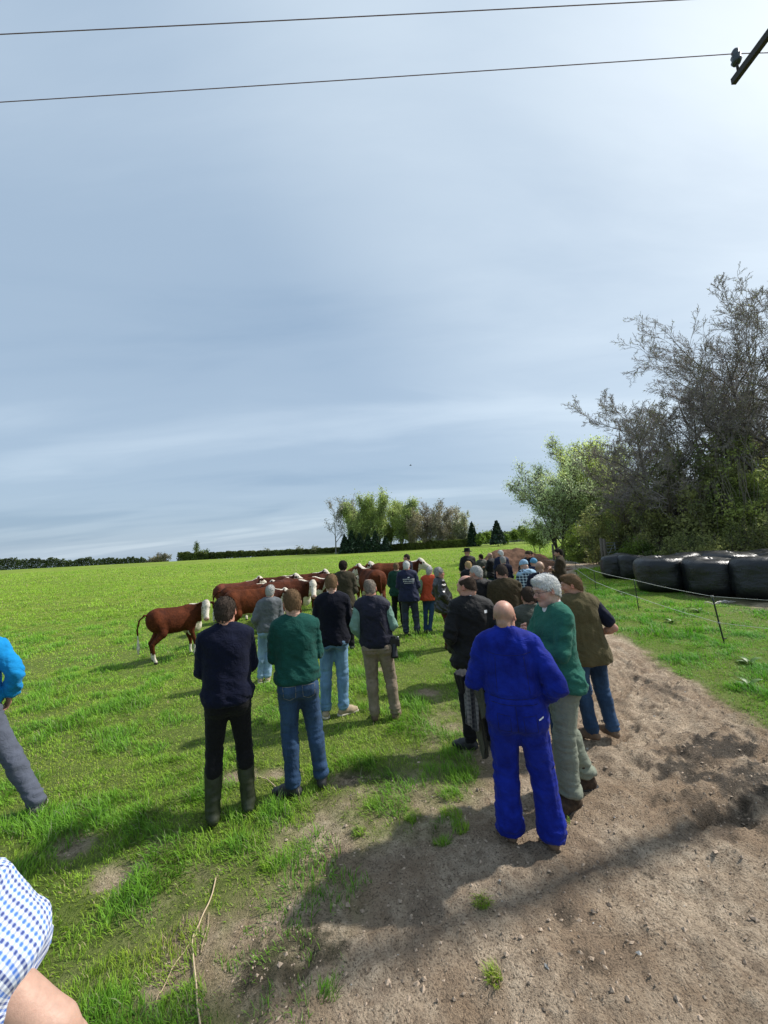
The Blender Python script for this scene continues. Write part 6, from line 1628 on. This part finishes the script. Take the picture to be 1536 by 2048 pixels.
# 29 bright blue jumper at left edge
person('person in a bright blue jumper and slate trousers cut by the left edge, mid stride', (-115, 1232), (-70, 1652), h=1.74, rot=10, lean=-.03, arms=('bent', 'swing'), top=dict(mat=AZURE, hem=.93, g=.026, fold=.007, blouse=1), bottom=dict(mat=SLATE, g=.016), w=1.12,
       shoes=dict(kind='shoe', mat=DSHOE, sole=SOLE), hair=dict(kind='short', mat=H_BR, t=.014), skin='fair', stance=((-.16, -.25, 0), (.36, -.36, -30)), res=.014)
# ---------------------------------------------------------------- person in the gingham shirt right beside the camera
GING = checks('blue_gingham', (.72, .77, .86), (.07, .18, .55), (.05, .08, .26), 2 * math.pi / .0108, 'guv', .5)
ARMS['near'] = ((.375, .03, 1.16), (.40, .10, .90), (1, .3, .2))
def gattr(V):
    """cloth coordinates: along and around the sleeve, across and up the body"""
    S = A_((.165, -.015, 1.432)); E = A_(ARMS['near'][0]); d = (E - S) / np.linalg.norm(E - S); r = V - S; t = r @ d; q = r - t[:, None] * d
    e1 = np.cross(d, A_((0, 1., 0))); e1 /= np.linalg.norm(e1); e2 = np.cross(d, e1); a = np.arctan2(q @ e2, q @ e1)
    arm_ = (V[:, 0] > .15) & (t > -.05)
    wv = .35 * .01 * fbm(V, 9, 2, 3)
    u = np.where(arm_, a * .075, V[:, 0]); v = np.where(arm_, t, V[:, 2]); return {"guv": np.stack([u + wv, v + wv, u * 0], 1)}
person('person in a blue gingham short sleeved shirt at the bottom left corner', (-500, 900), None, pos=(-1.09, .80), h=1.82, rot=-50.65, arms=('hang', 'near'), top=dict(mat=GING, name='shirt', hem=.85, g=.030, sleeve=.46, sg=1.5, fold=.010, collar=.02, attrs=gattr), bottom=dict(mat=SLATE, g=.014), w=1.0,
       shoes=dict(kind='shoe', mat=DSHOE), hair=dict(kind='short', mat=H_BR, t=.014), skin='fair', res=.010, stance=((-.1, 0, 5), (.1, 0, -5)))

# ---------------------------------------------------------------- coat over the arm of the man in overalls
def in_world(P, p):
    sc = P['sc']; q = A_(p, float) * sc; q[0] += P['shear'][0] * q[2]; q[1] += P['shear'][1] * q[2]; c, s = math.cos(P['R0']), math.sin(P['R0'])
    return A_((P['x'] + q[0] * c - q[1] * s, P['y'] + q[0] * s + q[1] * c, P['g'] + q[2]))
TART = checks('tartan_lining', (.06, .06, .065), (.012, .014, .02), (.17, .165, .165), 190, None, .62)
def cloth_fold(name, P, cx, cy, ztop, wid, dep, drop, mat, seed, parent=None, point=False):
    n, m = 44, 46; u = np.linspace(0, 1, n); v = np.linspace(0, 1, m); Uu, Vv = np.meshgrid(u, v, indexing='ij'); Uu, Vv = Uu.ravel(), Vv.ravel()
    a = Uu * 2 * math.pi; prof = np.clip(np.minimum(Vv / .05, (1 - Vv) / .02), 0, 1) ** .5
    ww = wid * (1 - (.55 * Vv if point else .12 * Vv)); fl = 1 + .22 * np.sin(a * 5 + Vv * 3 + seed) * Vv + .12 * np.sin(a * 9 + seed)
    X = cx + ww * np.cos(a) * prof * fl + .05 * Vv * math.sin(seed); Yv = cy + dep * np.sin(a) * prof * fl; Z = ztop - drop * Vv * (1 + .10 * np.sin(a * 2 + seed)) 
    V = A_([in_world(P, (x, y, z)) for x, y, z in zip(X, Yv, Z)])
    i = np.arange(n - 1)[:, None] * m; j = np.arange(m - 1)[None, :]; Q = np.stack([i + j, i + m + j, i + m + j + 1, i + j + 1], -1).reshape(-1, 4)
    nr = np.zeros_like(V); V = V + .006 * fbm(V, 14, 3, seed)[:, None]
    return mesh_from(name, V, Q, mat, parent)
root = empty('coat', tuple(in_world(P26, (-.25, .10, 1.1)))); tag(root, 'dark green waxed coat with tartan lining carried over the arm of the man in overalls', 'coat')
EW = in_world
for nm, args in (('outer', (-.265, .075, 1.155, .085, .10, .30, WAX, 1)), ('lining', (-.300, .055, 1.13, .065, .075, .34, TART, 4)), ('sleeve', (-.305, .08, 1.00, .052, .05, .44, WAX, 7, None, True)), ('flap', (-.39, .13, 1.17, .06, .09, .17, BLK, 9))):
    o = cloth_fold(nm, P26, *args); o.data.transform(Matrix.Translation(-root.location)); o.parent = root
# ---------------------------------------------------------------- camera hanging at the hip of the man in the navy gilet
c0 = in_world(P4, (.225, -.06, .965)); cr = empty('camera', tuple(c0), P4['R0']); tag(cr, 'black camera with a long lens hanging at the hip of the navy gilet man', 'camera')
CB = plain('camera_black', (.012, .012, .013), .4, 0, .5); CS = plain('camera_metal', (.35, .35, .36), .3, .8, .5)
b = Bag(); b.box((0, 0, .0), (.135, .06, .095)); b.box((0, 0, .058), (.05, .055, .03)); b.box((.058, -.03, -.005), (.03, .025, .09)); o = b.build('camera_body', CB, cr, False)
md = o.modifiers.new('bevel', 'BEVEL'); md.width = .008; md.segments = 3
b = Bag(); b.tube([(0, 0, -.02), (0, .0, -.08), (0, 0, -.085), (0, 0, -.155), (0, 0, -.16), (0, 0, -.19)], [.036, .036, .040, .040, .046, .046], 20); b.build('lens', CB, cr)
b = Bag(); b.tube([(-.045, 0, .05), (-.045, 0, .066)], .012, 12); b.tube([(.05, 0, .05), (.05, 0, .064)], .014, 12); b.build('dial', CS, cr)
b = Bag(); t = np.linspace(0, 1, 14); b.tube(np.stack([-.06 + t * -.20, -.035 - .045 * np.sin(t * 3.1), .05 + t * .46], 1), .006, 6); b.build('strap', CB, cr)
# stick or lead held by the tweed coated man
b = Bag(); p = at_depth(701, 1216, 8.0); q = at_depth(712, 1222, 7.9); b.tube([p - (q - p) * .6, p, q, q + (q - p) * .8], .007, 6); o = b.build('walking_stick', plain('pale_stick', (.5, .5, .48), .6)); tag(o, 'thin pale stick showing between the navy jumper and the navy gilet', 'stick')
